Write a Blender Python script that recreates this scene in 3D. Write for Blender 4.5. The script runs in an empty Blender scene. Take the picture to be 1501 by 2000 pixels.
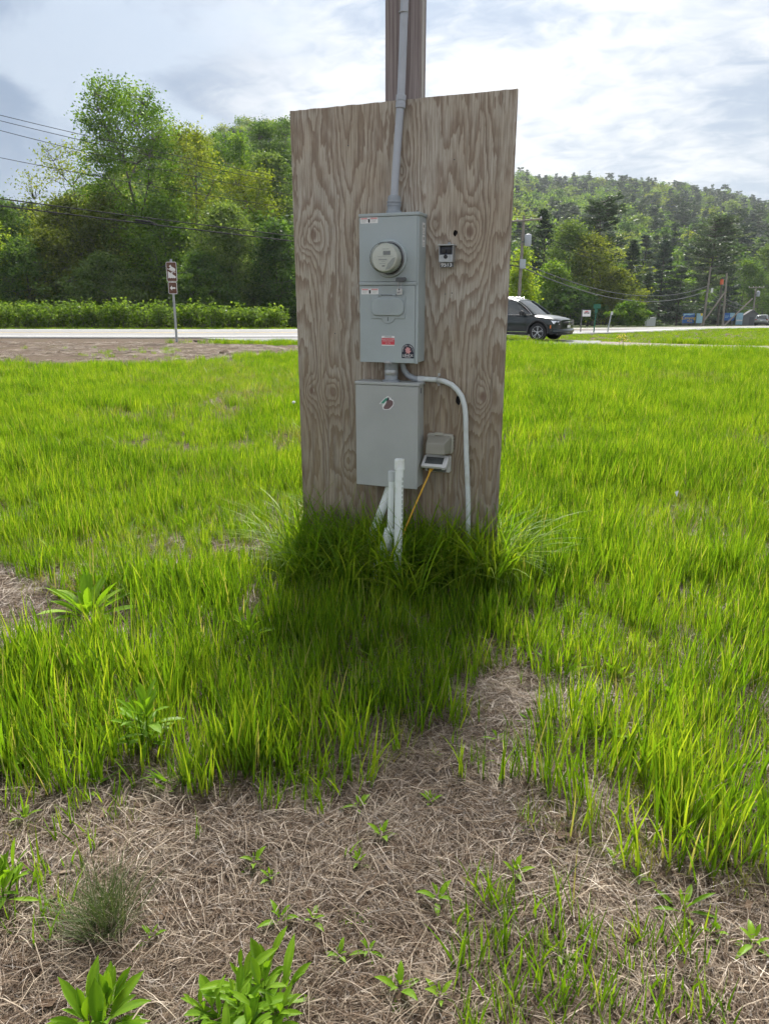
import bpy, bmesh, math, random
import numpy as np
from mathutils import Vector, Matrix, Euler

S = bpy.context.scene
C = S.collection
R = math.radians
PI = math.pi

# ------------------------------------------------------------------ camera
CAM_H, PITCH, FPX = 1.52, R(16.55), 1380.0
cam = bpy.data.cameras.new('camera')
cam.sensor_fit = 'VERTICAL'; cam.sensor_height = 36.0; cam.sensor_width = 27.0
cam.lens = FPX / 2000.0 * 36.0
cam.clip_start = 0.05; cam.clip_end = 4000
co = bpy.data.objects.new('camera', cam); C.objects.link(co)
co.location = (0, 0, CAM_H); co.rotation_euler = (PI / 2 - PITCH, 0, 0)
S.camera = co

# ------------------------------------------------------------------ world, sun, exposure
SUN_EL, SUN_AZ = R(50), R(6)          # azimuth measured from +Y towards +X
SUN = Vector((math.sin(SUN_AZ) * math.cos(SUN_EL), math.cos(SUN_AZ) * math.cos(SUN_EL), math.sin(SUN_EL)))
S.view_settings.view_transform = 'Standard'; S.view_settings.look = 'None'
S.view_settings.gamma = 1.0; S.view_settings.use_curve_mapping = False
S.view_settings.exposure = 1.18
S.cycles.use_denoising = True
S.cycles.max_bounces = 6; S.cycles.transparent_max_bounces = 10; S.cycles.transmission_bounces = 4
S.cycles.diffuse_bounces = 3; S.cycles.glossy_bounces = 2
S.cycles.use_adaptive_sampling = True; S.cycles.adaptive_threshold = .03; S.cycles.use_light_tree = False
S.cycles.sample_clamp_indirect = 6.0

def N(nt, typ, **kw):
    n = nt.nodes.new(typ)
    for k, v in kw.items():
        if k == 'inp':
            for a, b in v.items(): n.inputs[a].default_value = b
        else: setattr(n, k, v)
    return n
def M_(nt, op, a, b=None, c=None, clamp=False):
    n = nt.nodes.new('ShaderNodeMath'); n.operation = op; n.use_clamp = clamp
    for i, v in enumerate((a, b, c)):
        if v is None: continue
        if hasattr(v, 'node'): nt.links.new(v, n.inputs[i])
        else: n.inputs[i].default_value = v
    return n.outputs[0]
def ramp(nt, fac, stops, interp='LINEAR'):
    n = nt.nodes.new('ShaderNodeValToRGB'); n.color_ramp.interpolation = interp
    el = n.color_ramp.elements
    while len(el) > 1: el.remove(el[-1])
    for i, (p, c) in enumerate(stops):
        e = el[0] if i == 0 else el.new(p)
        e.position = p; e.color = tuple(c) + (1,) if len(c) == 3 else c
    nt.links.new(fac, n.inputs[0]); return n.outputs[0]
def mixc(nt, fac, a, b, blend='MIX'):
    n = nt.nodes.new('ShaderNodeMix'); n.data_type = 'RGBA'; n.blend_type = blend
    for i, v in ((0, fac), (6, a), (7, b)):
        if hasattr(v, 'node'): nt.links.new(v, n.inputs[i])
        elif i == 0: n.inputs[0].default_value = v
        else: n.inputs[i].default_value = tuple(v) + (1,) if len(v) == 3 else v
    return n.outputs[2]
def noise(nt, vec, scale, detail=4, rough=.5, dist=0.0, out='Fac'):
    n = N(nt, 'ShaderNodeTexNoise', inp={'Scale': scale, 'Detail': detail, 'Roughness': rough, 'Distortion': dist})
    if vec is not None: nt.links.new(vec, n.inputs['Vector'])
    return n.outputs[out]
def comb(nt, x, y, z):
    n = nt.nodes.new('ShaderNodeCombineXYZ')
    for i, v in enumerate((x, y, z)):
        if hasattr(v, 'node'): nt.links.new(v, n.inputs[i])
        else: n.inputs[i].default_value = v
    return n.outputs[0]
def smooth(nt, v, a, b):
    n = nt.nodes.new('ShaderNodeMapRange'); n.interpolation_type = 'SMOOTHSTEP'
    n.inputs[1].default_value = a; n.inputs[2].default_value = b
    nt.links.new(v, n.inputs[0]); return n.outputs[0]

def build_world():
    w = bpy.data.worlds.new('World'); S.world = w; w.use_nodes = True
    nt = w.node_tree; nt.nodes.clear(); L = nt.links
    out = N(nt, 'ShaderNodeOutputWorld')
    sky = N(nt, 'ShaderNodeTexSky', sky_type='NISHITA', sun_disc=False, sun_elevation=SUN_EL, sun_rotation=SUN_AZ,
            air_density=1.0, dust_density=1.2, ozone_density=1.5)
    tc = N(nt, 'ShaderNodeTexCoord'); d = tc.outputs['Generated']
    sep = N(nt, 'ShaderNodeSeparateXYZ'); L.new(d, sep.inputs[0])
    zz = M_(nt, 'ADD', M_(nt, 'MAXIMUM', sep.outputs[2], 0.0), 0.30)
    u = M_(nt, 'DIVIDE', sep.outputs[0], zz); v = M_(nt, 'DIVIDE', sep.outputs[1], zz)
    p = comb(nt, u, v, 3.7)
    # a high broken layer with ripples, and a bank of grey cumulus standing to the left
    hi = noise(nt, comb(nt, M_(nt, 'MULTIPLY', u, .9), M_(nt, 'MULTIPLY', v, 1.0), 1.4), 2.6, 8, .58, .6)
    fine = noise(nt, comb(nt, M_(nt, 'ADD', M_(nt, 'MULTIPLY', u, 1.0), M_(nt, 'MULTIPLY', v, .45)), M_(nt, 'MULTIPLY', v, 1.3), 5.2), 11.0, 6, .56, .7)
    hv = M_(nt, 'ADD', M_(nt, 'MULTIPLY', hi, .66), M_(nt, 'MULTIPLY', fine, .34))
    cum = noise(nt, comb(nt, M_(nt, 'MULTIPLY', sep.outputs[0], 1.25), M_(nt, 'MULTIPLY', sep.outputs[1], 1.25), M_(nt, 'MULTIPLY', sep.outputs[2], 2.6)), 3.1, 10, .52, .35)
    bank = nt.nodes.new('ShaderNodeVectorMath'); bank.operation = 'DOT_PRODUCT'; L.new(d, bank.inputs[0]); bank.inputs[1].default_value = Vector((-.72, .68, .14)).normalized()
    bk = smooth(nt, M_(nt, 'ADD', bank.outputs['Value'], M_(nt, 'MULTIPLY', M_(nt, 'SUBTRACT', cum, .5), .42)), .66, .92)
    puff = smooth(nt, cum, .44, .60)
    high = mixc(nt, smooth(nt, hv, .36, .62), (.42, .51, .64), (1.0, 1.0, .995))
    low = mixc(nt, puff, (.19, .285, .44), (.54, .635, .765))
    ccol = mixc(nt, bk, high, low)
    # light scattered forward through the cloud round the hidden sun
    dot = nt.nodes.new('ShaderNodeVectorMath'); dot.operation = 'DOT_PRODUCT'
    L.new(d, dot.inputs[0]); dot.inputs[1].default_value = SUN
    dp = M_(nt, 'MAXIMUM', dot.outputs['Value'], 0.0)
    glow = M_(nt, 'ADD', M_(nt, 'MULTIPLY', M_(nt, 'POWER', dp, 6.0), .58), M_(nt, 'MULTIPLY', M_(nt, 'POWER', dp, 40.0), .8))
    front = M_(nt, 'MULTIPLY', M_(nt, 'SUBTRACT', 1.0, dot.outputs['Value']), .24)      # sky opposite the sun brightened like front-lit clouds, added as fill light
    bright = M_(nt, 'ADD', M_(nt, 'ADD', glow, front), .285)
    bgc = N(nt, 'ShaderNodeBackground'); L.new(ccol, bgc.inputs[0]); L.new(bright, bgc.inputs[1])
    bgs = N(nt, 'ShaderNodeBackground', inp={'Strength': .05}); L.new(sky.outputs[0], bgs.inputs[0])
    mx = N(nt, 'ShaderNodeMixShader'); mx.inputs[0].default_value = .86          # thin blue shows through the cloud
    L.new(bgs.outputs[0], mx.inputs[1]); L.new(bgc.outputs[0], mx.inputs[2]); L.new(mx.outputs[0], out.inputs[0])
build_world()
sl = bpy.data.lights.new('sun', 'SUN'); sl.energy = 4.1; sl.angle = R(15.0); sl.color = (1, .95, .86)
so = bpy.data.objects.new('sun', sl); C.objects.link(so)
so.rotation_euler = (-SUN).to_track_quat('-Z', 'Y').to_euler()

# ------------------------------------------------------------------ measuring helper: a pixel of the photo and a distance give a place
_c, _s = math.cos(PITCH), math.sin(PITCH)
def at(x, y, D):
    dx = (x - 750) / FPX; k = -(y - 1000) / FPX
    r = Vector((dx, _c + k * _s, -_s + k * _c)); t = D / r.y
    return Vector((0, 0, CAM_H)) + r * t
def gnd(x, y, z=0.0):
    dx = (x - 750) / FPX; k = -(y - 1000) / FPX
    r = Vector((dx, _c + k * _s, -_s + k * _c)); t = (z - CAM_H) / r.z
    p = Vector((0, 0, CAM_H)) + r * t
    return (p.x, p.y)

def zt(x, y):
    x = np.asarray(x, float); y = np.asarray(y, float)
    z = -0.028 * np.clip(y - 42, 0, 120)
    f = np.clip((16 - y) / 8, 0, 1)
    und = .014 * np.sin(1.7 * x + .6 * y) * np.sin(1.3 * y - .4 * x + .5) + .006 * np.sin(5.1 * x + 1) * np.sin(4.3 * y + 2)
    return z + f * und
def ztf(x, y): return float(zt(x, y))

# ------------------------------------------------------------------ mesh helpers
class MB:
    def __init__(self, off=(0, 0, 0)): self.v = []; self.f = []; self.o = Vector(off)
    def add(self, vs, fs):
        b = len(self.v); self.v += [tuple(Vector(p) + self.o) for p in vs]
        self.f += [tuple(i + b for i in f) for f in fs]; return self
    def box(self, x0, x1, y0, y1, z0, z1):
        return self.add([(x0, y0, z0), (x1, y0, z0), (x1, y1, z0), (x0, y1, z0), (x0, y0, z1), (x1, y0, z1), (x1, y1, z1), (x0, y1, z1)],
                        [(0, 3, 2, 1), (4, 5, 6, 7), (0, 1, 5, 4), (1, 2, 6, 5), (2, 3, 7, 6), (3, 0, 4, 7)])
    def tube(self, path, r, n=10, caps=True):
        P = [Vector(p) for p in path]; rs = r if isinstance(r, (list, tuple)) else [r] * len(P)
        vs, fs = [], []; ref = None
        for i, p in enumerate(P):
            t = (P[min(i + 1, len(P) - 1)] - P[max(i - 1, 0)]).normalized()
            if ref is None:
                ref = Vector((0, 0, 1)) if abs(t.z) < .9 else Vector((1, 0, 0))
            a = (ref - t * ref.dot(t)).normalized(); ref = a; b = t.cross(a)
            for k in range(n):
                q = 2 * PI * k / n; vs.append(p + (a * math.cos(q) + b * math.sin(q)) * rs[i])
        for i in range(len(P) - 1):
            for k in range(n):
                k2 = (k + 1) % n; fs.append((i * n + k, i * n + k2, (i + 1) * n + k2, (i + 1) * n + k))
        if caps:
            fs.append(tuple(range(n))[::-1]); fs.append(tuple((len(P) - 1) * n + k for k in range(n)))
        return self.add(vs, fs)
    def cyl(self, p0, p1, r0, r1=None, n=16): return self.tube([p0, p1], [r0, r0 if r1 is None else r1], n)
    def lathe(self, prof, c, axis=(0, 0, 1), n=24):
        ax = Vector(axis).normalized(); a = ax.orthogonal().normalized(); b = ax.cross(a); c = Vector(c)
        vs, fs = [], []
        for r, h in prof:
            for k in range(n):
                q = 2 * PI * k / n; vs.append(c + ax * h + (a * math.cos(q) + b * math.sin(q)) * r)
        for i in range(len(prof) - 1):
            for k in range(n):
                k2 = (k + 1) % n; fs.append((i * n + k, i * n + k2, (i + 1) * n + k2, (i + 1) * n + k))
        fs.append(tuple(range(n))[::-1]); fs.append(tuple((len(prof) - 1) * n + k for k in range(n)))
        return self.add(vs, fs)
    def prism(self, pts, y0, y1):            # outline in (x, z), extruded along y
        n = len(pts)
        return self.add([(x, y0, z) for x, z in pts] + [(x, y1, z) for x, z in pts],
                        [tuple(range(n)), tuple(range(2 * n - 1, n - 1, -1))] + [(i, i + n, (i + 1) % n + n, (i + 1) % n) for i in range(n)])
    def flat(self, pts, y):
        return self.add([(x, y, z) for x, z in pts], [tuple(range(len(pts)))])
def rrect(x0, x1, z0, z1, r, n=5):
    p = []
    for cx, cz, a in ((x1 - r, z0 + r, -90), (x1 - r, z1 - r, 0), (x0 + r, z1 - r, 90), (x0 + r, z0 + r, 180)):
        for k in range(n + 1):
            q = R(a + 90 * k / n); p.append((cx + r * math.cos(q), cz + r * math.sin(q)))
    return p
def circ(cx, cz, r, n=20): return [(cx + r * math.cos(2 * PI * k / n), cz + r * math.sin(2 * PI * k / n)) for k in range(n)]

def mesh_of(name, mb, mat, smooth=False, recalc=True):
    me = bpy.data.meshes.new(name); me.from_pydata([tuple(v) for v in mb.v], [], mb.f)
    if recalc:
        bm = bmesh.new(); bm.from_mesh(me); bmesh.ops.recalc_face_normals(bm, faces=bm.faces); bm.to_mesh(me); bm.free()
    if mat: me.materials.append(mat)
    if smooth: me.polygons.foreach_set('use_smooth', [True] * len(me.polygons)); 
    return me
def part(name, mb, mat, parent=None, smooth=False, bevel=0.0, seg=2, recalc=True, label=None):
    me = mb if isinstance(mb, bpy.types.Mesh) else mesh_of(name, mb, mat, smooth, recalc)
    o = bpy.data.objects.new(name, me); C.objects.link(o); o.parent = parent
    if bevel:
        m = o.modifiers.new('bevel', 'BEVEL'); m.width = bevel; m.segments = seg; m.limit_method = 'ANGLE'; m.angle_limit = R(40)
        me.polygons.foreach_set('use_smooth', [True] * len(me.polygons))
        m2 = o.modifiers.new('wn', 'WEIGHTED_NORMAL'); m2.keep_sharp = False
    elif smooth:
        try: me.set_sharp_from_angle(angle=R(42))
        except Exception: pass
    if label: o['label'] = label
    return o
def thing(name, label, cat, loc=(0, 0, 0), rz=0.0, group=None):
    o = bpy.data.objects.new(name, None); o.empty_display_size = .1; C.objects.link(o)
    o.location = loc; o.rotation_euler = (0, 0, rz); tag(o, label, cat, group); return o
def tag(o, label=None, cat=None, group=None, kind=None):
    for k, v in (('label', label), ('category', cat), ('group', group), ('kind', kind)):
        if v: o[k] = v
    return o
def text(name, s, size, mat, parent, loc, rot=(PI / 2, 0, 0), align='CENTER', ext=.0004, sx=1.0):
    cu = bpy.data.curves.new(name, 'FONT'); cu.body = s; cu.size = size; cu.align_x = align; cu.align_y = 'CENTER'; cu.extrude = ext
    tmp = bpy.data.objects.new(name, cu); C.objects.link(tmp); tmp_me = bpy.data.meshes.new_from_object(tmp); bpy.data.objects.remove(tmp)
    tmp_me.name = name; tmp_me.materials.clear(); tmp_me.materials.append(mat); o = bpy.data.objects.new(name, tmp_me); C.objects.link(o)
    o.parent = parent; o.location = loc; o.rotation_euler = rot; o.scale = (sx, 1, 1); return o
def np_mesh(name, V, F, mat, attrs=None, smooth=False):
    V = np.asarray(V, np.float32); F = np.asarray(F, np.int32); k = F.shape[1]
    me = bpy.data.meshes.new(name); me.vertices.add(len(V)); me.vertices.foreach_set('co', V.ravel())
    me.loops.add(F.size); me.loops.foreach_set('vertex_index', F.ravel())
    me.polygons.add(len(F)); me.polygons.foreach_set('loop_start', np.arange(0, F.size, k, dtype=np.int32))
    for nme, a in (attrs or {}).items():
        at_ = me.attributes.new(nme, 'FLOAT', 'POINT'); at_.data.foreach_set('value', np.asarray(a, np.float32))
    me.update(calc_edges=True); me.validate()
    if mat: me.materials.append(mat)
    if smooth: me.polygons.foreach_set('use_smooth', np.ones(len(F), bool))
    return me

# ------------------------------------------------------------------ materials
MAT = {}
def pmat(name, col, rough=.6, metal=0.0, spec=.5, var=0.0, vscale=8.0, bump=0.0, bscale=60.0, coat=0.0, dirt=None):
    m = bpy.data.materials.new(name); m.use_nodes = True; nt = m.node_tree; b = nt.nodes['Principled BSDF']
    b.inputs['Base Color'].default_value = tuple(col) + (1,); b.inputs['Roughness'].default_value = rough
    b.inputs['Metallic'].default_value = metal; b.inputs['Specular IOR Level'].default_value = spec; b.inputs['Coat Weight'].default_value = coat
    tc = N(nt, 'ShaderNodeTexCoord')
    if var:
        f = noise(nt, tc.outputs['Object'], vscale, 6, .6)
        d = dirt or tuple(c * (1 - var) for c in col); l = tuple(min(1, c * (1 + var * .5)) for c in col)
        c_ = ramp(nt, f, [(.3, d), (.52, col), (.75, l)]); nt.links.new(c_, b.inputs['Base Color'])
        nt.links.new(M_(nt, 'ADD', M_(nt, 'MULTIPLY', f, .25), rough - .12), b.inputs['Roughness'])
    if bump:
        bp = N(nt, 'ShaderNodeBump', inp={'Strength': bump, 'Distance': .002})
        nt.links.new(noise(nt, tc.outputs['Object'], bscale, 4), bp.inputs['Height']); nt.links.new(bp.outputs[0], b.inputs['Normal'])
    MAT[name] = m; return m

def leafmat(name, dark, mid, light, trans=.45, tint=(1.25, 1.15, .55), rough=.5, gloss=.06, patch=None, dry=None):
    """two-sided leaf: colour varies from leaf to leaf (attribute tone), from plant to plant and, for ground cover, from patch to patch"""
    m = bpy.data.materials.new(name); m.use_nodes = True; nt = m.node_tree; nt.nodes.clear(); L = nt.links
    out = N(nt, 'ShaderNodeOutputMaterial'); a = N(nt, 'ShaderNodeAttribute', attribute_name='tone')
    oi = N(nt, 'ShaderNodeObjectInfo')
    f = M_(nt, 'ADD', a.outputs['Fac'], M_(nt, 'MULTIPLY', M_(nt, 'SUBTRACT', oi.outputs['Random'], .5), .30), clamp=True)
    if patch:
        g = N(nt, 'ShaderNodeNewGeometry'); pn = noise(nt, g.outputs['Position'], patch[0], 5, .62)
        f = M_(nt, 'ADD', f, M_(nt, 'MULTIPLY', M_(nt, 'SUBTRACT', pn, .5), patch[1]), clamp=True)
    col = ramp(nt, f, [(0, dark), (.5, mid), (1, light)])
    if dry: col = mixc(nt, smooth(nt, a.outputs['Fac'], dry[0], dry[0] + .06), col, dry[1])
    d = N(nt, 'ShaderNodeBsdfDiffuse'); L.new(col, d.inputs[0])
    t = N(nt, 'ShaderNodeBsdfTranslucent'); L.new(mixc(nt, 1.0, col, tint, 'MULTIPLY'), t.inputs[0])
    g = N(nt, 'ShaderNodeBsdfGlossy', inp={'Roughness': rough}); g.inputs[0].default_value = (1, 1, 1, 1)
    m1 = N(nt, 'ShaderNodeMixShader', inp={0: trans}); L.new(d.outputs[0], m1.inputs[1]); L.new(t.outputs[0], m1.inputs[2])
    fr = N(nt, 'ShaderNodeFresnel', inp={'IOR': 1.4}); m2 = N(nt, 'ShaderNodeMixShader')
    L.new(M_(nt, 'MULTIPLY', fr.outputs[0], gloss * 2.0), m2.inputs[0])
    L.new(m1.outputs[0], m2.inputs[1]); L.new(g.outputs[0], m2.inputs[2]); L.new(m2.outputs[0], out.inputs[0])
    MAT[name] = m; return m

def plywood_mat():
    m = bpy.data.materials.new('plywood'); m.use_nodes = True; nt = m.node_tree; L = nt.links; b = nt.nodes['Principled BSDF']
    tc = N(nt, 'ShaderNodeTexCoord'); sep = N(nt, 'ShaderNodeSeparateXYZ'); L.new(tc.outputs['Object'], sep.inputs[0])
    x, z = sep.outputs[0], sep.outputs[2]
    # rotary-cut veneer: the grain lines are contours of a surface stretched up the sheet, domed at each knot
    warp = noise(nt, comb(nt, M_(nt, 'MULTIPLY', x, 9.0), .3, M_(nt, 'MULTIPLY', z, 2.6)), 1.0, 4, .6)
    n1 = noise(nt, comb(nt, M_(nt, 'MULTIPLY', x, 4.3), 2.1, M_(nt, 'MULTIPLY', z, .46)), 1.0, 2, .45)
    n0 = noise(nt, comb(nt, M_(nt, 'MULTIPLY', x, 1.7), 7.1, M_(nt, 'MULTIPLY', z, .34)), 1.0, 1, .4)
    v = M_(nt, 'ADD', M_(nt, 'ADD', M_(nt, 'MULTIPLY', n1, 17.0), M_(nt, 'MULTIPLY', n0, 15.0)), M_(nt, 'MULTIPLY', warp, 2.8))
    jag = noise(nt, comb(nt, M_(nt, 'MULTIPLY', x, 60.0), .9, M_(nt, 'MULTIPLY', z, 7.0)), 1.0, 2, .5)
    v = M_(nt, 'ADD', v, M_(nt, 'MULTIPLY', jag, .95))
    red = None
    for kx, kz, kr, amp in ((.99, 1.863, .075, 5.5), (.12, 1.874, .07, 4.5), (1.094, 1.033, .07, 5.0), (.077, 1.025, .05, 3.5), (.217, 1.022, .05, 4.0),
                            (.80, 1.90, .04, 2.5), (.06, 1.83, .03, 2), (.63, 2.16, .03, 2), (1.02, .62, .05, -3), (.30, .62, .06, -3)):
        dx = M_(nt, 'MULTIPLY', M_(nt, 'SUBTRACT', x, kx), 1.0 / kr); dz = M_(nt, 'MULTIPLY', M_(nt, 'SUBTRACT', z, kz), .62 / kr)
        r2 = M_(nt, 'ADD', M_(nt, 'MULTIPLY', dx, dx), M_(nt, 'MULTIPLY', dz, dz))
        g = M_(nt, 'DIVIDE', 1.0, M_(nt, 'ADD', 1.0, M_(nt, 'MULTIPLY', r2, 1.2)))
        v = M_(nt, 'ADD', v, M_(nt, 'MULTIPLY', g, amp))
        if amp > 3:
            k = M_(nt, 'SUBTRACT', 1.0, smooth(nt, r2, .015, .10))
            red = k if red is None else M_(nt, 'MAXIMUM', red, k)
    fr = M_(nt, 'FRACT', v)
    # late wood builds up slowly and stops sharply
    late = ramp(nt, fr, [(0, (0, 0, 0)), (.38, (.12, .12, .12)), (.72, (.85, .85, .85)), (.90, (1, 1, 1)), (1.0, (.02, .02, .02))])
    streak = noise(nt, comb(nt, M_(nt, 'MULTIPLY', x, 210.0), 0.0, M_(nt, 'MULTIPLY', z, 5.0)), 1.0, 4, .65)
    streak2 = noise(nt, comb(nt, M_(nt, 'MULTIPLY', x, 42.0), 1.0, M_(nt, 'MULTIPLY', z, 1.2)), 1.0, 4, .6)
    patch = noise(nt, tc.outputs['Object'], 1.7, 4, .6)
    lw = mixc(nt, smooth(nt, patch, .35, .65), (.455, .395, .315), (.525, .49, .43))
    dk = mixc(nt, smooth(nt, streak2, .35, .65), (.175, .12, .085), (.25, .178, .13))
    col = mixc(nt, M_(nt, 'MULTIPLY', late, .76), lw, dk)
    col = mixc(nt, M_(nt, 'MULTIPLY', smooth(nt, streak, .40, .64), .58), col, (.16, .125, .095))
    col = mixc(nt, M_(nt, 'MULTIPLY', smooth(nt, streak2, .5, .75), .30), col, (.15, .125, .10))
    # splash-back staining near the ground
    low = M_(nt, 'SUBTRACT', 1.0, smooth(nt, M_(nt, 'ADD', z, M_(nt, 'MULTIPLY', M_(nt, 'SUBTRACT', patch, .5), .8)), .1, 1.9))
    col = mixc(nt, M_(nt, 'MULTIPLY', low, .60), col, mixc(nt, smooth(nt, streak2, .38, .62), (.205, .150, .085), (.095, .062, .038)))
    if red is not None: col = mixc(nt, M_(nt, 'MULTIPLY', red, .6), col, (.15, .09, .07))
    L.new(col, b.inputs['Base Color']); b.inputs['Roughness'].default_value = .85; b.inputs['Specular IOR Level'].default_value = .2
    bp = N(nt, 'ShaderNodeBump', inp={'Strength': .55, 'Distance': .0022})
    hgt = M_(nt, 'ADD', M_(nt, 'MULTIPLY', late, .5), M_(nt, 'MULTIPLY', streak, .8)); L.new(hgt, bp.inputs['Height']); L.new(bp.outputs[0], b.inputs['Normal'])
    MAT['plywood'] = m
def lumber_mat(name, c1, c2, c3, k=150.0):
    m = bpy.data.materials.new(name); m.use_nodes = True; nt = m.node_tree; L = nt.links; b = nt.nodes['Principled BSDF']
    tc = N(nt, 'ShaderNodeTexCoord'); sep = N(nt, 'ShaderNodeSeparateXYZ'); L.new(tc.outputs['Object'], sep.inputs[0])
    st = noise(nt, comb(nt, M_(nt, 'MULTIPLY', sep.outputs[0], k), M_(nt, 'MULTIPLY', sep.outputs[1], k), M_(nt, 'MULTIPLY', sep.outputs[2], 2.2)), 1.0, 4, .6)
    col = ramp(nt, st, [(.3, c1), (.5, c2), (.72, c3)]); L.new(col, b.inputs['Base Color'])
    b.inputs['Roughness'].default_value = .85; b.inputs['Specular IOR Level'].default_value = .2
    bp = N(nt, 'ShaderNodeBump', inp={'Strength': .5, 'Distance': .003}); L.new(st, bp.inputs['Height']); L.new(bp.outputs[0], b.inputs['Normal'])
    MAT[name] = m
plywood_mat()
lumber_mat('lumber', (.13, .105, .10), (.26, .22, .215), (.36, .32, .31))
lumber_mat('lumber_pale', (.30, .27, .25), (.46, .43, .41), (.56, .53, .50))
lumber_mat('pole_wood', (.14, .12, .105), (.26, .23, .205), (.37, .335, .30), 40.0)
lumber_mat('bark', (.05, .045, .04), (.10, .09, .08), (.17, .155, .14), 14.0)
lumber_mat('bark_pine', (.035, .03, .028), (.07, .06, .055), (.12, .105, .095), 10.0)
pmat('panel_grey', (.355, .405, .418), .42, var=.11, vscale=3.5, spec=.4)
pmat('box_grey', (.375, .39, .385), .5, var=.10, vscale=3.2, spec=.35)
pmat('conduit_grey', (.40, .43, .48), .5, var=.10, vscale=14)
pmat('fitting_grey', (.28, .31, .34), .5, var=.12, vscale=20)
pmat('galv', (.40, .42, .43), .42, metal=.6, var=.22, vscale=40)
pmat('pvc_white', (.76, .80, .80), .35, var=.06, vscale=9, dirt=(.58, .60, .55))
pmat('pvc_grey', (.56, .60, .61), .4, var=.10, vscale=8, dirt=(.42, .43, .40))
pmat('pvc_cap', (.52, .55, .56), .4, var=.08, vscale=20)
pmat('black', (.012, .012, .014), .45)
pmat('dark_recess', (.02, .018, .02), .8)
pmat('rubber', (.018, .018, .02), .85)
pmat('meter_face', (.72, .75, .66), .45)
pmat('meter_grey', (.33, .36, .33), .5)
pmat('lcd', (.11, .125, .11), .25)
pmat('ink', (.05, .05, .06), .7)
pmat('sticker_white', (.74, .74, .74), .45)
pmat('sticker_red', (.60, .06, .085), .5)
pmat('sticker_pink', (.62, .30, .30), .5)
pmat('sticker_navy', (.012, .016, .035), .4)
pmat('sticker_green', (.05, .26, .18), .5)
pmat('sticker_mauve', (.16, .10, .105), .55, var=.4, vscale=160)
pmat('cord_yellow', (.60, .33, .02), .45)
pmat('device_beige', (.36, .35, .305), .4)
pmat('device_white', (.55, .55, .54), .42, var=.08, vscale=30)
pmat('steel', (.45, .45, .46), .3, metal=.9)
pmat('dark_steel', (.10, .105, .11), .4, metal=.7)
pmat('car_green', (.006, .014, .016), .3, spec=.3, coat=.7)
pmat('car_silver', (.32, .33, .34), .3, metal=.4, coat=.8)
pmat('car_trim', (.02, .02, .022), .6)
pmat('chrome', (.72, .73, .75), .12, metal=1.0)
pmat('alloy', (.50, .51, .53), .3, metal=.7)
pmat('orange', (.65, .16, .02), .4)
pmat('orange_red', (.65, .13, .05), .55)
pmat('lamp_red', (.35, .01, .012), .25)
pmat('sign_brown', (.115, .048, .026), .5, var=.08)
pmat('sign_white', (.72, .72, .72), .5)
pmat('sign_green', (.018, .13, .075), .6)
pmat('sign_blue', (.03, .12, .38), .5, var=.3, vscale=.8)
pmat('sign_sky', (.30, .50, .62), .5, var=.25, vscale=.9)
pmat('sign_yellow', (.75, .52, .03), .5)
pmat('sign_post', (.10, .10, .10), .7)
pmat('shed_grey', (.16, .16, .17), .8, var=.1)
pmat('shed_roof', (.09, .09, .10), .8)
pmat('pale_wall', (.50, .52, .52), .7)
pmat('wire', (.022, .022, .025), .8, spec=.08)
pmat('wire_bright', (.12, .125, .13), .8, spec=.1)
pmat('stone_pale', (.46, .44, .41), .85, var=.35, vscale=40, bump=.6, bscale=90)
pmat('paper', (.75, .75, .76), .7)
pmat('stake_wood', (.42, .38, .32), .9, var=.35, vscale=40, bump=.5)
pmat('line_paint', (.72, .72, .70), .7, var=.12, vscale=3)
pmat('line_yellow', (.55, .38, .06), .7, var=.12, vscale=3)
pmat('flower_yellow', (.70, .55, .02), .6)

def glass_mat(name, tint, opac, rough=.08, ior=1.45):
    m = bpy.data.materials.new(name); m.use_nodes = True; nt = m.node_tree; nt.nodes.clear(); L = nt.links
    out = N(nt, 'ShaderNodeOutputMaterial'); fr = N(nt, 'ShaderNodeFresnel', inp={'IOR': ior})
    t = N(nt, 'ShaderNodeBsdfTransparent'); t.inputs[0].default_value = (1, 1, 1, 1)
    d = N(nt, 'ShaderNodeBsdfDiffuse'); d.inputs[0].default_value = tuple(tint) + (1,)
    g = N(nt, 'ShaderNodeBsdfGlossy', inp={'Roughness': rough})
    a = N(nt, 'ShaderNodeMixShader', inp={0: opac}); L.new(t.outputs[0], a.inputs[1]); L.new(d.outputs[0], a.inputs[2])
    b = N(nt, 'ShaderNodeMixShader'); L.new(fr.outputs[0], b.inputs[0]); L.new(a.outputs[0], b.inputs[1]); L.new(g.outputs[0], b.inputs[2])
    L.new(b.outputs[0], out.inputs[0]); MAT[name] = m
glass_mat('meter_glass', (.55, .58, .55), .22)
glass_mat('cover_clear', (.38, .365, .31), .62, .25)
glass_mat('cover_window', (.10, .11, .11), .75, .2)
glass_mat('car_glass', (.02, .028, .03), .9, .03, 2.1)

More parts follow.
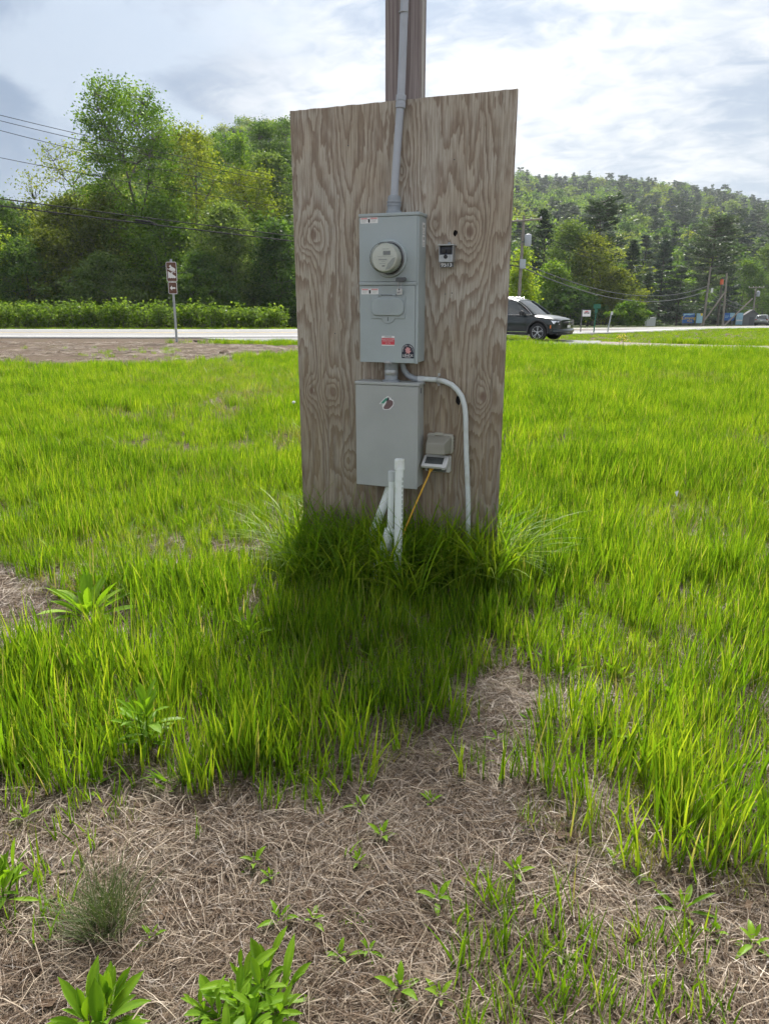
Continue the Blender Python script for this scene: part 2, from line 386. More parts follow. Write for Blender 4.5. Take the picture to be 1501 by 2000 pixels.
leafmat('grass', (.050, .105, .012), (.138, .258, .016), (.33, .405, .042), .60, (1.27, 1.27, .45), gloss=.012, patch=(1.5, 1.15), dry=(.955, (.38, .33, .17)))
leafmat('grass_fine', (.09, .13, .02), (.19, .235, .03), (.36, .34, .11), .5, (1.2, 1.1, .5), gloss=.03, patch=(.8, .7))
leafmat('weed', (.09, .19, .016), (.165, .315, .022), (.27, .43, .04), .5, (1.25, 1.2, .45), gloss=.012, patch=(30, .35))
leafmat('bunch', (.06, .095, .03), (.12, .17, .06), (.24, .26, .12), .35, (1.1, 1.1, .6), gloss=.04)
leafmat('straw', (.045, .029, .020), (.175, .125, .088), (.47, .39, .30), .15, (1, 1, .9), gloss=.03, patch=(2.2, .75))
TREE_COL = {
    'fresh': ((0.055, 0.125, 0.016), (0.125, 0.235, 0.03), (0.23, 0.35, 0.06)),
    'yellow': ((0.085, 0.135, 0.016), (0.185, 0.25, 0.03), (0.33, 0.38, 0.06)),
    'dark': ((0.034, 0.08, 0.026), (0.072, 0.145, 0.038), (0.14, 0.23, 0.055)),
    'olive': ((0.07, 0.105, 0.022), (0.15, 0.195, 0.04), (0.26, 0.3, 0.06)),
    'grey': ((0.055, 0.105, 0.03), (0.115, 0.185, 0.055), (0.2, 0.28, 0.09)),
    'hedge': ((0.06, 0.12, 0.018), (0.14, 0.235, 0.035), (0.31, 0.41, 0.11)),
    'bright': ((0.13, 0.21, 0.018), (0.24, 0.36, 0.035), (0.38, 0.47, 0.07)),
}
for k, v in TREE_COL.items(): leafmat('leaf_' + k, *v, trans=.52, tint=(1.25, 1.2, .5), gloss=.02)
leafmat('needle', (.028, .055, .030), (.065, .108, .055), (.15, .205, .10), .3, (1.1, 1.1, .6), gloss=.04)
leafmat('needle_blue', (.022, .044, .036), (.048, .082, .060), (.10, .145, .10), .22, (1.1, 1.1, .7), gloss=.04)

def ground_mat():
    m = bpy.data.materials.new('soil'); m.use_nodes = True; nt = m.node_tree; L = nt.links; b = nt.nodes['Principled BSDF']
    tc = N(nt, 'ShaderNodeTexCoord'); o = tc.outputs['Object']; sep = N(nt, 'ShaderNodeSeparateXYZ'); L.new(o, sep.inputs[0])
    a = noise(nt, o, 1.1, 8, .65); f = noise(nt, o, 28.0, 6, .7); g = noise(nt, o, 170.0, 3, .6)
    col = ramp(nt, f, [(.30, (.03, .02, .015)), (.48, (.075, .053, .04)), (.66, (.17, .13, .10))])
    col = mixc(nt, M_(nt, 'MULTIPLY', smooth(nt, g, .52, .72), .6), col, (.33, .27, .215))
    col = mixc(nt, M_(nt, 'MULTIPLY', smooth(nt, a, .48, .64), .35), col, (.07, .075, .028))
    far = smooth(nt, sep.outputs[1], 44, 52)                       # leaf litter and scrub under the wood across the road
    col = mixc(nt, far, col, mixc(nt, a, (.03, .045, .016), (.075, .085, .03)))
    L.new(col, b.inputs['Base Color']); b.inputs['Roughness'].default_value = .95; b.inputs['Specular IOR Level'].default_value = .1
    bp = N(nt, 'ShaderNodeBump', inp={'Strength': .8, 'Distance': .02}); L.new(f, bp.inputs['Height']); L.new(bp.outputs[0], b.inputs['Normal'])
    MAT['soil'] = m
    for nm, c1, c2, c3, sc in (('asphalt', (.19, .19, .195), (.235, .235, .24), (.28, .28, .285), 30.0), ('gravel', (.15, .125, .105), (.25, .215, .185), (.37, .33, .29), 22.0),
                               ('hill_floor', (.02, .03, .012), (.04, .055, .02), (.07, .085, .03), .05)):
        m = bpy.data.materials.new(nm); m.use_nodes = True; nt = m.node_tree; L = nt.links; b = nt.nodes['Principled BSDF']
        tc = N(nt, 'ShaderNodeTexCoord'); f = noise(nt, tc.outputs['Object'], sc, 6, .7); q = noise(nt, tc.outputs['Object'], .35, 5, .6)
        col = ramp(nt, M_(nt, 'ADD', M_(nt, 'MULTIPLY', f, .65), M_(nt, 'MULTIPLY', q, .35)), [(.34, c1), (.5, c2), (.66, c3)])
        L.new(col, b.inputs['Base Color']); b.inputs['Roughness'].default_value = .9
        b.inputs['Specular IOR Level'].default_value = .2 if nm == 'asphalt' else .15
        bp = N(nt, 'ShaderNodeBump', inp={'Strength': .5, 'Distance': .01}); L.new(f, bp.inputs['Height']); L.new(bp.outputs[0], b.inputs['Normal'])
        MAT[nm] = m
ground_mat()

# ================================================================== SETTING
def strip(name, pts, w, mat, dz, parent=None, skirt=.25, n=6):
    """a ribbon of given width along a smoothed centre line, following the ground"""
    P = [Vector((p[0], p[1], 0)) for p in pts]; q = []
    for i in range(len(P) - 1):
        p0, p1, p2, p3 = P[max(i - 1, 0)], P[i], P[i + 1], P[min(i + 2, len(P) - 1)]
        for k in range(n):
            t = k / n; q.append(.5 * ((2 * p1) + (p2 - p0) * t + (2 * p0 - 5 * p1 + 4 * p2 - p3) * t * t + (3 * p1 - p0 - 3 * p2 + p3) * t ** 3))
    q.append(P[-1]); vs, fs = [], []
    for i, p in enumerate(q):
        t = (q[min(i + 1, len(q) - 1)] - q[max(i - 1, 0)]).normalized(); nrm = Vector((-t.y, t.x, 0))
        o = w if isinstance(w, tuple) else (-w / 2, w / 2)
        a, b = p + nrm * o[0], p + nrm * o[1]; za, zb = ztf(a.x, a.y) + dz, ztf(b.x, b.y) + dz
        vs += [(a.x, a.y, za - skirt), (a.x, a.y, za), (b.x, b.y, zb), (b.x, b.y, zb - skirt)]
    for i in range(len(q) - 1):
        for k in range(3 if skirt else 1):
            j = k if skirt else 1
            fs.append((i * 4 + j, i * 4 + j + 1, i * 4 + j + 5, i * 4 + j + 4))
    mb = MB(); mb.add(vs, fs); return part(name, mb, mat, parent, recalc=False)

def build_ground():
    def ax(a, b, n, k):
        t = np.linspace(-1, 1, n); s = np.sinh(t * k) / np.sinh(k); return np.where(s < 0, -s * a, s * b)
    xs = ax(-1500, 1500, 181, 7.5); ys = np.concatenate([np.linspace(-900, -8, 12), np.linspace(-6, 10, 81), np.linspace(10.5, 42, 40), np.linspace(44, 162, 40), np.linspace(190, 3000, 24)])
    X, Y = np.meshgrid(xs, ys); Z = zt(X, Y); V = np.stack([X, Y, Z], -1).reshape(-1, 3)
    nx = len(xs); i, j = np.meshgrid(np.arange(nx - 1), np.arange(len(ys) - 1)); b = (j * nx + i).ravel()
    F = np.stack([b, b + 1, b + nx + 1, b + nx], -1)
    o = part('ground', np_mesh('ground', V, F, MAT['soil'], smooth=True), None); tag(o, kind='structure')
    road = strip('road', [(-160, 39), (-80, 37.5), (-40, 36.8), (-20, 36.6), (-6, 36.6), (8, 40), (20, 49.5), (36, 69), (62, 103), (102, 158), (190, 275)], 9.6, MAT['asphalt'], .05)
    tag(road, kind='structure')
    line = [(-160, 39), (-80, 37.5), (-40, 36.8), (-20, 36.6), (-6, 36.6), (8, 40), (20, 49.5), (36, 69), (62, 103), (102, 158), (190, 275)]
    strip('edge_line', line, (-3.72, -3.52), MAT['line_paint'], .056, road, 0); strip('edge_line', line, (3.52, 3.72), MAT['line_paint'], .056, road, 0)
    strip('centre_line', line, (-.22, -.10), MAT['line_yellow'], .056, road, 0); strip('centre_line', line, (.10, .22), MAT['line_yellow'], .056, road, 0)
    d = strip('driveway', [(-6.5, 33.0), (-3.2, 30.2), (1.5, 28.6), (5, 28.2), (8, 27.2)], 4.3, MAT['asphalt'], .03); tag(d, kind='structure')
    d = strip('gravel_path', [(7.6, 27.3), (10.5, 25.2), (14, 23.9), (22, 22.2), (40, 19.6)], 3.4, MAT['gravel'], .025); tag(d, kind='structure')
build_ground()

# the wooded hills: one continuous rise behind the road, its crest read off the photograph
RIDGE = [(-1400, 560), (-500, 545), (-150, 520), (60, 470), (180, 400), (330, 318), (450, 286), (560, 270), (700, 262), (850, 300), (950, 352), (1005, 376), (1100, 381),
         (1200, 384), (1300, 391), (1400, 406), (1501, 428), (1700, 482), (2100, 540), (3000, 565)]
_ra = np.array([(at(x, y, 1).x) for x, y in RIDGE]); _rs = np.array([at(x, y, 1).z - CAM_H for x, y in RIDGE])
def ridge_d(a): return np.interp(a, [-1.0, -.2, .05, .2, 1.2], [300, 320, 420, 600, 620])
def hill_z(a, D):
    """height of the hillside at bearing a = X/D and distance D"""
    rd = ridge_d(a); sl = np.interp(a, _ra, _rs); top = sl * rd - 2
    d0 = np.interp(a, [-1.0, -.2, .05, .2, 1.2], [78, 84, 110, 175, 190])
    t = np.clip((D - d0) / (rd - d0), 0, 1.6)
    prof = np.where(t <= 1, t ** 1.15 * (1.12 - .12 * t), 1 - .6 * (t - 1) ** 2 * 2)
    base = zt(a * D, D)
    return base + (top - base) * prof
def build_hill():
    aa = np.linspace(-1.5, 1.6, 150); tt = np.linspace(0, 1.6, 30)
    A, T = np.meshgrid(aa, tt); d0 = np.interp(A, [-1.0, -.2, .05, .2, 1.2], [78, 84, 110, 175, 190]); D = d0 + T * (ridge_d(A) - d0)
    Z = hill_z(A, D) - np.where(T == 0, .5, 0); V = np.stack([A * D, D, Z], -1).reshape(-1, 3)
    nx = len(aa); i, j = np.meshgrid(np.arange(nx - 1), np.arange(len(tt) - 1)); b = (j * nx + i).ravel()
    o = part('hill', np_mesh('hill', V, np.stack([b, b + 1, b + nx + 1, b + nx], -1), MAT['hill_floor'], smooth=True), None); tag(o, kind='structure')
build_hill()

# ================================================================== THE METER BOARD
YAW = R(-19.9); B0 = Vector((-.499, 4.177, 0)); BM = Matrix.Translation(B0) @ Matrix.Rotation(YAW, 4, 'Z')
def bt(name, label, cat, s, y, z, group=None):
    """a thing in the board's frame: s along the sheet, y behind its face (negative in front), z up"""
    t = thing(name, label, cat, BM @ Vector((s, y, z)), YAW, group); return t, (-s, -y, -z)

def build_board():
    t, o = bt('plywood_board', 'tall weathered plywood sheet standing upright in the grass, carrying the meter boxes', 'board', 0, 0, 0)
    W, Z0, Z1 = 1.2, .02, 2.487
    # face veneer with its two knot holes, cut through to the darker core
    cu = bpy.data.curves.new('veneer', 'CURVE'); cu.dimensions = '2D'; cu.fill_mode = 'BOTH'; cu.extrude = .002
    def spl(pts):
        s = cu.splines.new('POLY'); s.points.add(len(pts) - 1); s.use_cyclic_u = True
        for p, q in zip(s.points, pts): p.co = (q[0], q[1], 0, 1)
    rng = random.Random(3)
    edge = [(0, Z0)] + [(W * k / 30, Z0) for k in range(1, 30)] + [(W, Z0)] + [(W + rng.uniform(-.0012, .0006), Z0 + (Z1 - Z0) * k / 40) for k in range(1, 40)] + \
           [(W, Z1)] + [(W * (1 - k / 40), Z1 + rng.uniform(-.0025, .001)) for k in range(1, 40)] + [(0, Z1)] + [(rng.uniform(-.0006, .0012), Z1 - (Z1 - Z0) * k / 40) for k in range(1, 40)]
    spl(edge)
    def blob(cx, cz, rx, rz, sd):
        r_ = random.Random(sd); ph = r_.uniform(0, 6)
        return [(cx + rx * math.cos(a) * (1 + .18 * math.sin(2 * a + ph)), cz + rz * math.sin(a) * (1 + .15 * math.sin(3 * a + ph))) for a in [2 * PI * k / 18 for k in range(18)]]
    spl(blob(.915, 1.858, .0105, .0155, 1)); spl(blob(.957, 1.012, .016, .027, 2))
    tmp = bpy.data.objects.new('veneer', cu); C.objects.link(tmp); bpy.context.view_layer.update()
    me = bpy.data.meshes.new_from_object(tmp.evaluated_get(bpy.context.evaluated_depsgraph_get())); bpy.data.objects.remove(tmp)
    me.transform(Matrix.Translation((0, .002, 0)) @ Matrix.Rotation(PI / 2, 4, 'X')); me.materials.clear(); me.materials.append(MAT['plywood'])
    me.name = 'face_veneer'; part('face_veneer', me, None, t)
    part('core', MB().box(.001, W - .001, .0162, .0185, Z0 + .001, Z1 - .002), MAT['dark_recess'], t)
    for k in range(3): part('ply', MB().add(*ring_frame(.0012 * (k % 2) + .0008, W - .0008 - .0012 * (k % 2), .0043 + .0041 * k, .0081 + .0041 * k, Z0 + .001, Z1 - .0015 - .001 * (k % 2))), MAT[('lumber', 'lumber_pale', 'lumber')[k]], t)
    for s, z in ((.235, 1.35), (.71, 1.97), (.9, 2.2), (.87, 1.56), (.33, 2.3), (.62, .72), (.62, 2.36), (.59, .42), (.905, 1.565)):
        part('nail_head', MB().lathe([(.0035, 0), (.003, .0012)], (s, .0002, z), (0, -1, 0), 10), MAT['dark_steel'], t)
def ring_frame(x0, x1, y0, y1, z0, z1, w=.03):
    vs = []; fs = []
    for (a, b, c, d) in ((x0, x1, z1 - w, z1), (x0, x1, z0, z0 + w), (x0, x0 + w, z0 + w, z1 - w), (x1 - w, x1, z0 + w, z1 - w)):
        m = MB().box(a, b, y0, y1, c, d); k = len(vs); vs += m.v; fs += [tuple(i + k for i in f) for f in m.f]
    return vs, fs
build_board()

def build_post():
    t, o = bt('service_post', 'tall laminated wooden post rising behind the plywood sheet', 'post', .615, .075, 0)
    for k, (y0, m) in enumerate(((.0195, 'lumber'), (.0585, 'lumber_pale'), (.0975, 'lumber'))):
        x1 = .703 if k != 1 else .7065
        part('plank', MB(o).box(.527, x1, y0, y0 + .0385, 0, 4.7 - .01 * k), MAT[m], t, bevel=.003)
build_post()

def build_conduit():
    t, o = bt('service_conduit', 'grey riser conduit climbing from the meter box up the post', 'conduit', .60, -.05, 1.957)
    pth = [(.601, -.05, 2.03), (.606, -.048, 2.12), (.617, -.042, 2.30), (.629, -.036, 2.47), (.638, -.034, 2.7), (.645, -.03, 2.95), (.65, -.028, 3.3), (.652, -.028, 4.5)]
    part('pipe', MB(o).tube(pth, .0195, 18), MAT['conduit_grey'], t, smooth=True)
    part('coupling', MB(o).lathe([(.021, -.03), (.0245, -.028), (.0245, -.004), (.0225, -.002), (.0225, .002), (.0245, .004), (.0245, .028), (.021, .03)], (.6295, -.036, 2.47), (.06, .02, 1), 20), MAT['conduit_grey'], t, smooth=True)
    part('hub', MB(o).lathe([(.040, 0), (.040, .012), (.034, .014), (.034, .034), (.037, .035), (.037, .042), (.034, .043), (.034, .050), (.037, .051), (.037, .058), (.033, .060), (.033, .076), (.029, .084), (.021, .086)], (.600, -.05, 1.957), (.02, 0, 1), 24), MAT['fitting_grey'], t, smooth=True)
    part('conduit_strap', MB(o).tube([(.640 + .021 * math.cos(a), -.034 + .021 * math.sin(a), 2.85) for a in [k * PI / 8 for k in range(17)]], .003, 6), MAT['galv'], t)
build_conduit()

def sticker_warning(parent, o, s0, s1, z0, z1, y, tilt=0):
    p = part('warning_sticker', MB(o).prism(rrect(s0, s1, z0, z1, .003), y - .0006, y), MAT['sticker_white'], parent, label='white warning sticker with red headings and a hand symbol')
    w = s1 - s0; h = z1 - z0; y -= .0012
    for a, b in ((.03, .40), (.60, .97)):
        part('red_heading', MB(o).box(s0 + a * w, s0 + b * w, y, y + .0005, z0 + .70 * h, z0 + .94 * h), MAT['sticker_pink'], p)
        for k in range(3): part('text_line', MB(o).box(s0 + (a + .02) * w, s0 + (b - .03 - .04 * k) * w, y, y + .0005, z0 + (.54 - .17 * k) * h, z0 + (.59 - .17 * k) * h), MAT['meter_grey'], p)
    part('hand_symbol', MB(o).prism([(s0 + w * (.5 + a), z0 + h * b) for a, b in ((-.03, .1), (.03, .08), (.055, .35), (.05, .62), (.09, .9), (.04, .70), (.0, .78), (-.04, .68), (-.09, .86), (-.05, .55), (-.055, .3))], y, y + .0005), MAT['black'], p)

def build_meter_panel():
    s0, s1, z0, z1, d = .438, .763, 1.209, 1.952, .126
    t, o = bt('meter_panel', 'upper grey steel meter and breaker box with round meter, stickers and a hinged breaker cover', 'electrical box', .6, -.06, 1.209)
    B = lambda *a: MB(o).box(*a)
    part('enclosure', B(s0 + .003, s1 - .003, -d + .004, -.001, z0 + .004, z1 - .012), MAT['panel_grey'], t, bevel=.002)
    part('hood', B(s0 - .002, s1 + .002, -d - .006, 0.0, z1 - .016, z1), MAT['panel_grey'], t, bevel=.003)
    part('upper_cover', B(s0, s1 - .012, -d - .002, -d + .006, 1.622, z1 - .017), MAT['panel_grey'], t, bevel=.002)
    part('cover_lip', B(s0 - .001, s1 - .010, -d - .007, -d + .002, 1.603, 1.6205), MAT['panel_grey'], t, bevel=.003)
    part('lower_door', B(s0, s1 - .018, -d - .003, -d + .006, z0, 1.6015), MAT['panel_grey'], t, bevel=.002)
    part('door_flange', B(s1 - .0165, s1 - .001, -d - .001, -d + .006, z0 - .002, 1.602), MAT['panel_grey'], t, bevel=.002)
    # socket ring round the meter
    c = (.607, -d - .002, 1.734)
    part('socket_ring', MB(o).lathe([(.094, 0), (.094, .006), (.090, .014), (.083, .016), (.081, .010), (.081, 0)], c, (0, -1, 0), 40), MAT['panel_grey'], t, smooth=True)
    # breaker cover
    cov = part('breaker_cover', MB(o).prism([(.504, 1.437), (.504, 1.551), (.693, 1.551), (.693, 1.437)] + [(.6335 - .0 + (-.035) + .035 * math.cos(a), 1.437 - .024 * math.sin(a)) for a in [k * PI / 10 for k in range(0, 11)]], -d - .008, -d - .0035), MAT['panel_grey'], t, bevel=.0012)
    part('raised_pad', MB(o).prism(rrect(.509, .687, 1.452, 1.538, .030, 6), -d - .020, -d - .0085), MAT['panel_grey'], cov, bevel=.005, seg=3)
    for k, (a, b) in enumerate(((.545, .655), (.555, .645), (.560, .640), (.552, .648))):
        part('embossed_line', B(a, b, -d - .0210, -d - .0202, 1.507 - .013 * k, 1.509 - .013 * k), MAT['panel_grey'], cov)
    for s in (.553, .633): part('hinge_knuckle', MB(o).cyl((s - .009, -d - .008, 1.5545), (s + .009, -d - .008, 1.5545), .0055, n=12), MAT['panel_grey'], cov, smooth=True)
    part('hinge_rod', MB(o).cyl((.545, -d - .008, 1.5545), (.642, -d - .008, 1.5545), .0016, n=8), MAT['dark_steel'], cov)
    part('latch_slot', B(.5965, .5995, -d - .0086, -d - .0081, 1.424, 1.444), MAT['black'], cov)
    # hasp the padlock hangs from
    part('hasp', MB(o).prism([(.645, 1.622), (.650, 1.640), (.700, 1.642), (.706, 1.634), (.700, 1.622), (.678, 1.617)], -d - .030, -d - .026), MAT['dark_steel'], t, bevel=.001)
    part('hasp_staple', B(.660, .690, -d - .027, -d - .002, 1.626, 1.631), MAT['dark_steel'], t)
    part('bottom_latch', MB(o).prism([(.578, 1.206), (.582, 1.216), (.596, 1.221), (.612, 1.217), (.622, 1.206)], -d - .016, -d - .004), MAT['galv'], t, bevel=.001)
    sticker_warning(t, o, .446, .541, 1.906, 1.934, -d - .002); sticker_warning(t, o, .448, .544, 1.559, 1.588, -d - .003)
    y = -d - .003
    p = part('red_label', MB(o).box(.562, .634, y - .0006, y, 1.297, 1.348), MAT['sticker_red'], t, label='red and white warning label on the lower door')
    part('white_heading', B(.562, .634, y - .0012, y - .0007, 1.337, 1.348), MAT['sticker_white'], p); part('white_footer', B(.562, .634, y - .0012, y - .0007, 1.297, 1.3025), MAT['sticker_white'], p)
    text('heading_lettering', 'WARNING', .0085, MAT['ink'], p, (.598 - .6, y - .0016 + .06, 1.3425 - 1.209))
    for k, tx in enumerate(('DANGER  SHOCK HAZARD', 'DE-ENERGIZE BEFORE')): text('lettering', tx, .0060, MAT['sticker_white'], p, (-.002, y - .0016 + .06, 1.3305 - .0085 * k - 1.209))
    text('lettering', 'SERVICING', .0055, MAT['sticker_white'], p, (-.002, y - .0016 + .06, 1.311 - 1.209))
    # arched sticker
    cx, zb = .7085, 1.235
    arch = [(cx - .034, zb), (cx + .034, zb)] + [(cx + .034 * math.cos(a), zb + .040 + .034 * math.sin(a)) for a in [k * PI / 14 for k in range(15)]]
    q = part('arched_sticker', MB(o).prism(arch, y - .0006, y), MAT['sticker_navy'], t, label='navy arched sticker with pink emblem and white lettering')
    part('pink_emblem', MB(o).prism([(cx + a * .021, zb + .040 + b * .021) for a, b in ((-.7, -.4), (-.25, -.3), (-.6, -.85), (0, -.6), (.35, -.95), (.5, -.5), (.95, -.1), (.45, 0), (.75, .55), (.3, .5), (.2, .95), (-.1, .55), (-.35, 1.0), (-.4, .4), (-.85, .35), (-.5, 0))], y - .0012, y - .0007), MAT['sticker_pink'], q)
    for k, ch in enumerate('BREWING COMPANY'):
        a = PI * (1.02 - 1.04 * k / 14)
        if ch != ' ': text('lettering', ch, .0085, MAT['sticker_white'], q, (cx + .0285 * math.cos(a) - .6, y - .0016 + .06, zb + .038 + .0285 * math.sin(a) - 1.209), (PI / 2, -(a - PI / 2), 0))
    text('lettering', 'LENOE', .0165, MAT['sticker_white'], q, (cx - .6, y - .0016 + .06, zb + .0135 - 1.209), sx=1.15)
    part('small_print', B(cx - .018, cx + .016, y - .0012, y - .0007, zb + .004, zb + .0052), MAT['sticker_white'], q)
    # two labels on the right-hand side of the box
    for za, zb2 in ((1.853, 1.908), (1.792, 1.849)):
        p = part('side_label', B(s1 - .003, s1 - .0024, -.068, -.022, za, zb2), MAT['sticker_white'], t)
        part('dark_print', B(s1 - .0023, s1 - .0018, -.056, -.034, zb2 - .024, zb2 - .010), MAT['meter_grey'], p)
        for k in range(3): part('text_line', B(s1 - .0023, s1 - .0018, -.062, -.030, za + .006 + .007 * k, za + .008 + .007 * k), MAT['meter_grey'], p)
build_meter_panel()

def build_meter():
    c = Vector((.607, -.128, 1.734)); t, o = bt('electric_meter', 'round glass-domed electric meter with digital display on the upper grey box', 'meter', c.x, c.y, c.z)
    ax = (0, -1, 0); L = lambda pr, n=40: MB(o).lathe(pr, c, ax, n)
    part('base_ring', L([(.078, 0), (.079, .004), (.079, .024), (.075, .030)]), MAT['black'], t, smooth=True)
    part('seal_band', L([(.0800, .010), (.0815, .012), (.0815, .020), (.0800, .022)]), MAT['steel'], t, smooth=True)
    part('inner_body', L([(.070, .03), (.070, .075), (.066, .083)]), MAT['meter_face'], t, smooth=True)
    f = part('face_plate', L([(.064, .0835), (.064, .0855)]), MAT['meter_face'], t, smooth=True)
    part('glass_cover', L([(.0755, .028), (.0752, .085), (.0735, .100), (.069, .107), (.061, .110), (.0595, .1085)]), MAT['meter_glass'], t, smooth=True)
    y = c.y - .0862; B = lambda a, b, d, e, k=0: MB(o).box(c.x + a, c.x + b, y - .0005 - k * .0006, y - k * .0006, c.z + d, c.z + e)
    part('display', B(-.006, .033, .012, .032), MAT['lcd'], f)
    for k in range(5): part('digit', B(-.003 + .007 * k, .0015 + .007 * k, .016, .028, 1), MAT['ink'], f)
    part('grey_segment', MB(o).prism([(c.x + a, c.z + b) for a, b in ((.058, .000), (.045, -.002), (.018, -.030), (.006, -.058), (.030, -.052), (.048, -.032), (.056, -.014))], y - .0005, y), MAT['meter_grey'], f)
    part('print_line', B(-.038, .050, .0055, .0068), MAT['meter_grey'], f); part('bar_code', B(-.030, .014, -.012, -.006), MAT['meter_grey'], f)
    for z, a, b in ((-.020, -.016, .004), (-.029, -.026, .008), (.040, -.010, .028)): part('print_line', B(a, b, z, z + .0022), MAT['meter_grey'], f)
    part('print_mark', B(-.012, .004, -.042, -.037), MAT['ink'], f)
build_meter()

def build_padlock():
    t, o = bt('padlock', 'small silver padlock hanging from the hasp of the upper grey box', 'padlock', .668, -.145, 1.556)
    part('lock_body', MB(o).prism(rrect(.653, .681, 1.556, 1.586, .004, 3), -.156, -.141), MAT['device_white'], t, bevel=.0015)
    part('shackle', MB(o).tube([(.6585, -.1485, 1.584), (.6585, -.149, 1.610), (.661, -.150, 1.628), (.667, -.150, 1.634), (.673, -.150, 1.628), (.6755, -.149, 1.610), (.6755, -.1485, 1.584)], .0019, 8), MAT['steel'], t, smooth=True)
    part('keyway', MB(o).lathe([(.0042, 0), (.004, .0008)], (.667, -.1562, 1.5815), (0, -1, 0), 12), MAT['black'], t)
    text('lettering', '697', .0135, MAT['ink'], t, (.667 - .668, -.1566 + .145, 1.566 - 1.556))
build_padlock()

def build_lower_box():
    s0, s1, z0, z1, d = .402, .765, .518, 1.103, .114
    t, o = bt('breaker_box', 'lower plain grey steel box with an animal-shaped die-cut sticker on its front', 'electrical box', .58, -.055, z0)
    B = lambda *a: MB(o).box(*a)
    part('enclosure', B(s0 + .005, s1 - .003, -d + .004, -.001, z0 + .006, z1 - .012), MAT['box_grey'], t, bevel=.003)
    part('hood', B(s0 - .003, s1 + .006, -d - .006, 0, z1 - .016, z1 + .001), MAT['box_grey'], t, bevel=.004)
    part('front_cover', B(s0, s1 - .001, -d - .002, -d + .012, z0, z1 - .017), MAT['box_grey'], t, bevel=.004)
    part('side_latch', B(s1 - .003, s1, -.062, -.058, 1.045, 1.075), MAT['ink'], t)
    y = -d - .002
    out = [(-.045, -.006), (-.016, .024), (0, .036), (.010, .038), (.016, .028), (.022, .034), (.024, .024), (.036, .018), (.040, .004), (.037, -.012), (.026, -.024), (.016, -.034), (-.010, -.038), (-.024, -.034), (-.024, -.022), (-.030, -.018), (-.022, -.008), (-.030, -.007)]
    cx, cz = .587, .991
    k = part('die_cut_sticker', MB(o).prism([(cx + a, cz + b) for a, b in out], y - .0006, y), MAT['sticker_white'], t, label='die-cut sticker with green wing shape and brown body')
    part('green_shape', MB(o).prism([(cx + a, cz + b) for a, b in ((-.038, -.004), (-.014, .021), (.000, .031), (.004, .020), (-.012, .004), (-.018, -.003))], y - .0012, y - .0007), MAT['sticker_green'], k)
    part('brown_shape', MB(o).prism([(cx + a, cz + b) for a, b in ((.002, .012), (.012, .018), (.022, .018), (.034, .012), (.036, .002), (.033, -.010), (.022, -.022), (.012, -.031), (-.010, -.034), (-.020, -.030), (-.018, -.020), (-.010, -.008))], y - .0012, y - .0007), MAT['sticker_mauve'], k)
    part('dark_shape', MB(o).prism([(cx + a, cz + b) for a, b in ((.004, .030), (.010, .033), (.014, .022), (.006, .014), (-.006, .004), (.002, .018))], y - .0013, y - .0007), MAT['sticker_navy'], k)
build_lower_box()

def build_nipple():
    t, o = bt('conduit_nipple', 'short thick galvanised coupling joining the upper and lower grey boxes', 'fitting', .594, -.065, 1.105)
    part('lower_collar', MB(o).lathe([(.048, 0), (.048, .006), (.036, .007), (.036, .034)], (.594, -.065, 1.105), n=28), MAT['fitting_grey'], t, smooth=True)
    part('sleeve', MB(o).lathe([(.037, .034), (.0385, .036), (.0385, .062), (.037, .064)], (.594, -.065, 1.105), n=28), MAT['galv'], t, smooth=True)
    part('upper_collar', MB(o).lathe([(.036, .064), (.037, .068), (.037, .098), (.040, .101), (.040, .1035)], (.594, -.065, 1.105), n=28), MAT['fitting_grey'], t, smooth=True)
build_nipple()

def build_tin_box():
    s0, s1, z0, z1 = .843, .917, 1.716, 1.795
    t, o = bt('terminal_box', 'tiny open metal box with four digits beneath, right of the upper grey box', 'box', .88, 0, 1.69)
    B = lambda *a: MB(o).box(*a)
    part('back_plate', B(s0, s1, -.006, -.0005, z0, z1), MAT['galv'], t, bevel=.001)
    for a, b in ((s0, s0 + .003), (s1 - .003, s1)): part('side_plate', B(a, b, -.046, -.0065, z0, z1), MAT['galv'], t)
    part('bottom_plate', B(s0 + .0035, s1 - .0035, -.046, -.0065, z0, z0 + .003), MAT['galv'], t)
    part('front_plate', B(s0 + .0035, s1 - .0035, -.0455, -.0435, z0 + .0035, z0 + .036), MAT['galv'], t)
    part('lid', B(s0 - .006, s1 + .006, -.054, -.0005, z1 + .0005, z1 + .006), MAT['galv'], t, bevel=.001)
    part('mounting_ear', MB(o).prism(rrect(.878, .892, z1 + .0065, z1 + .020, .004, 3), -.004, -.0008), MAT['fitting_grey'], t)
    part('terminal_block', B(s0 + .004, s1 - .004, -.030, -.0065, z0 + .030, z1 - .004), MAT['sticker_navy'], t)
    for s, z in ((.866, 1.770), (.894, 1.770)): part('terminal', MB(o).lathe([(.0115, 0), (.0115, .006), (.007, .0065)], (s, -.030, z), (0, -1, 0), 18), MAT['black'], t, smooth=True)
    part('terminal', MB(o).lathe([(.010, 0), (.010, .004)], (.879, -.046, 1.742), (0, -1, 0), 18), MAT['black'], t)
    n = part('number_plate', B(s0 + .004, s1 + .002, -.036, -.034, 1.692, 1.7125), MAT['dark_steel'], t)
    text('digits', '9513', .025, MAT['sticker_white'], n, (.882 - .88, -.0366, 1.7022 - 1.69), sx=1.2)
build_tin_box()

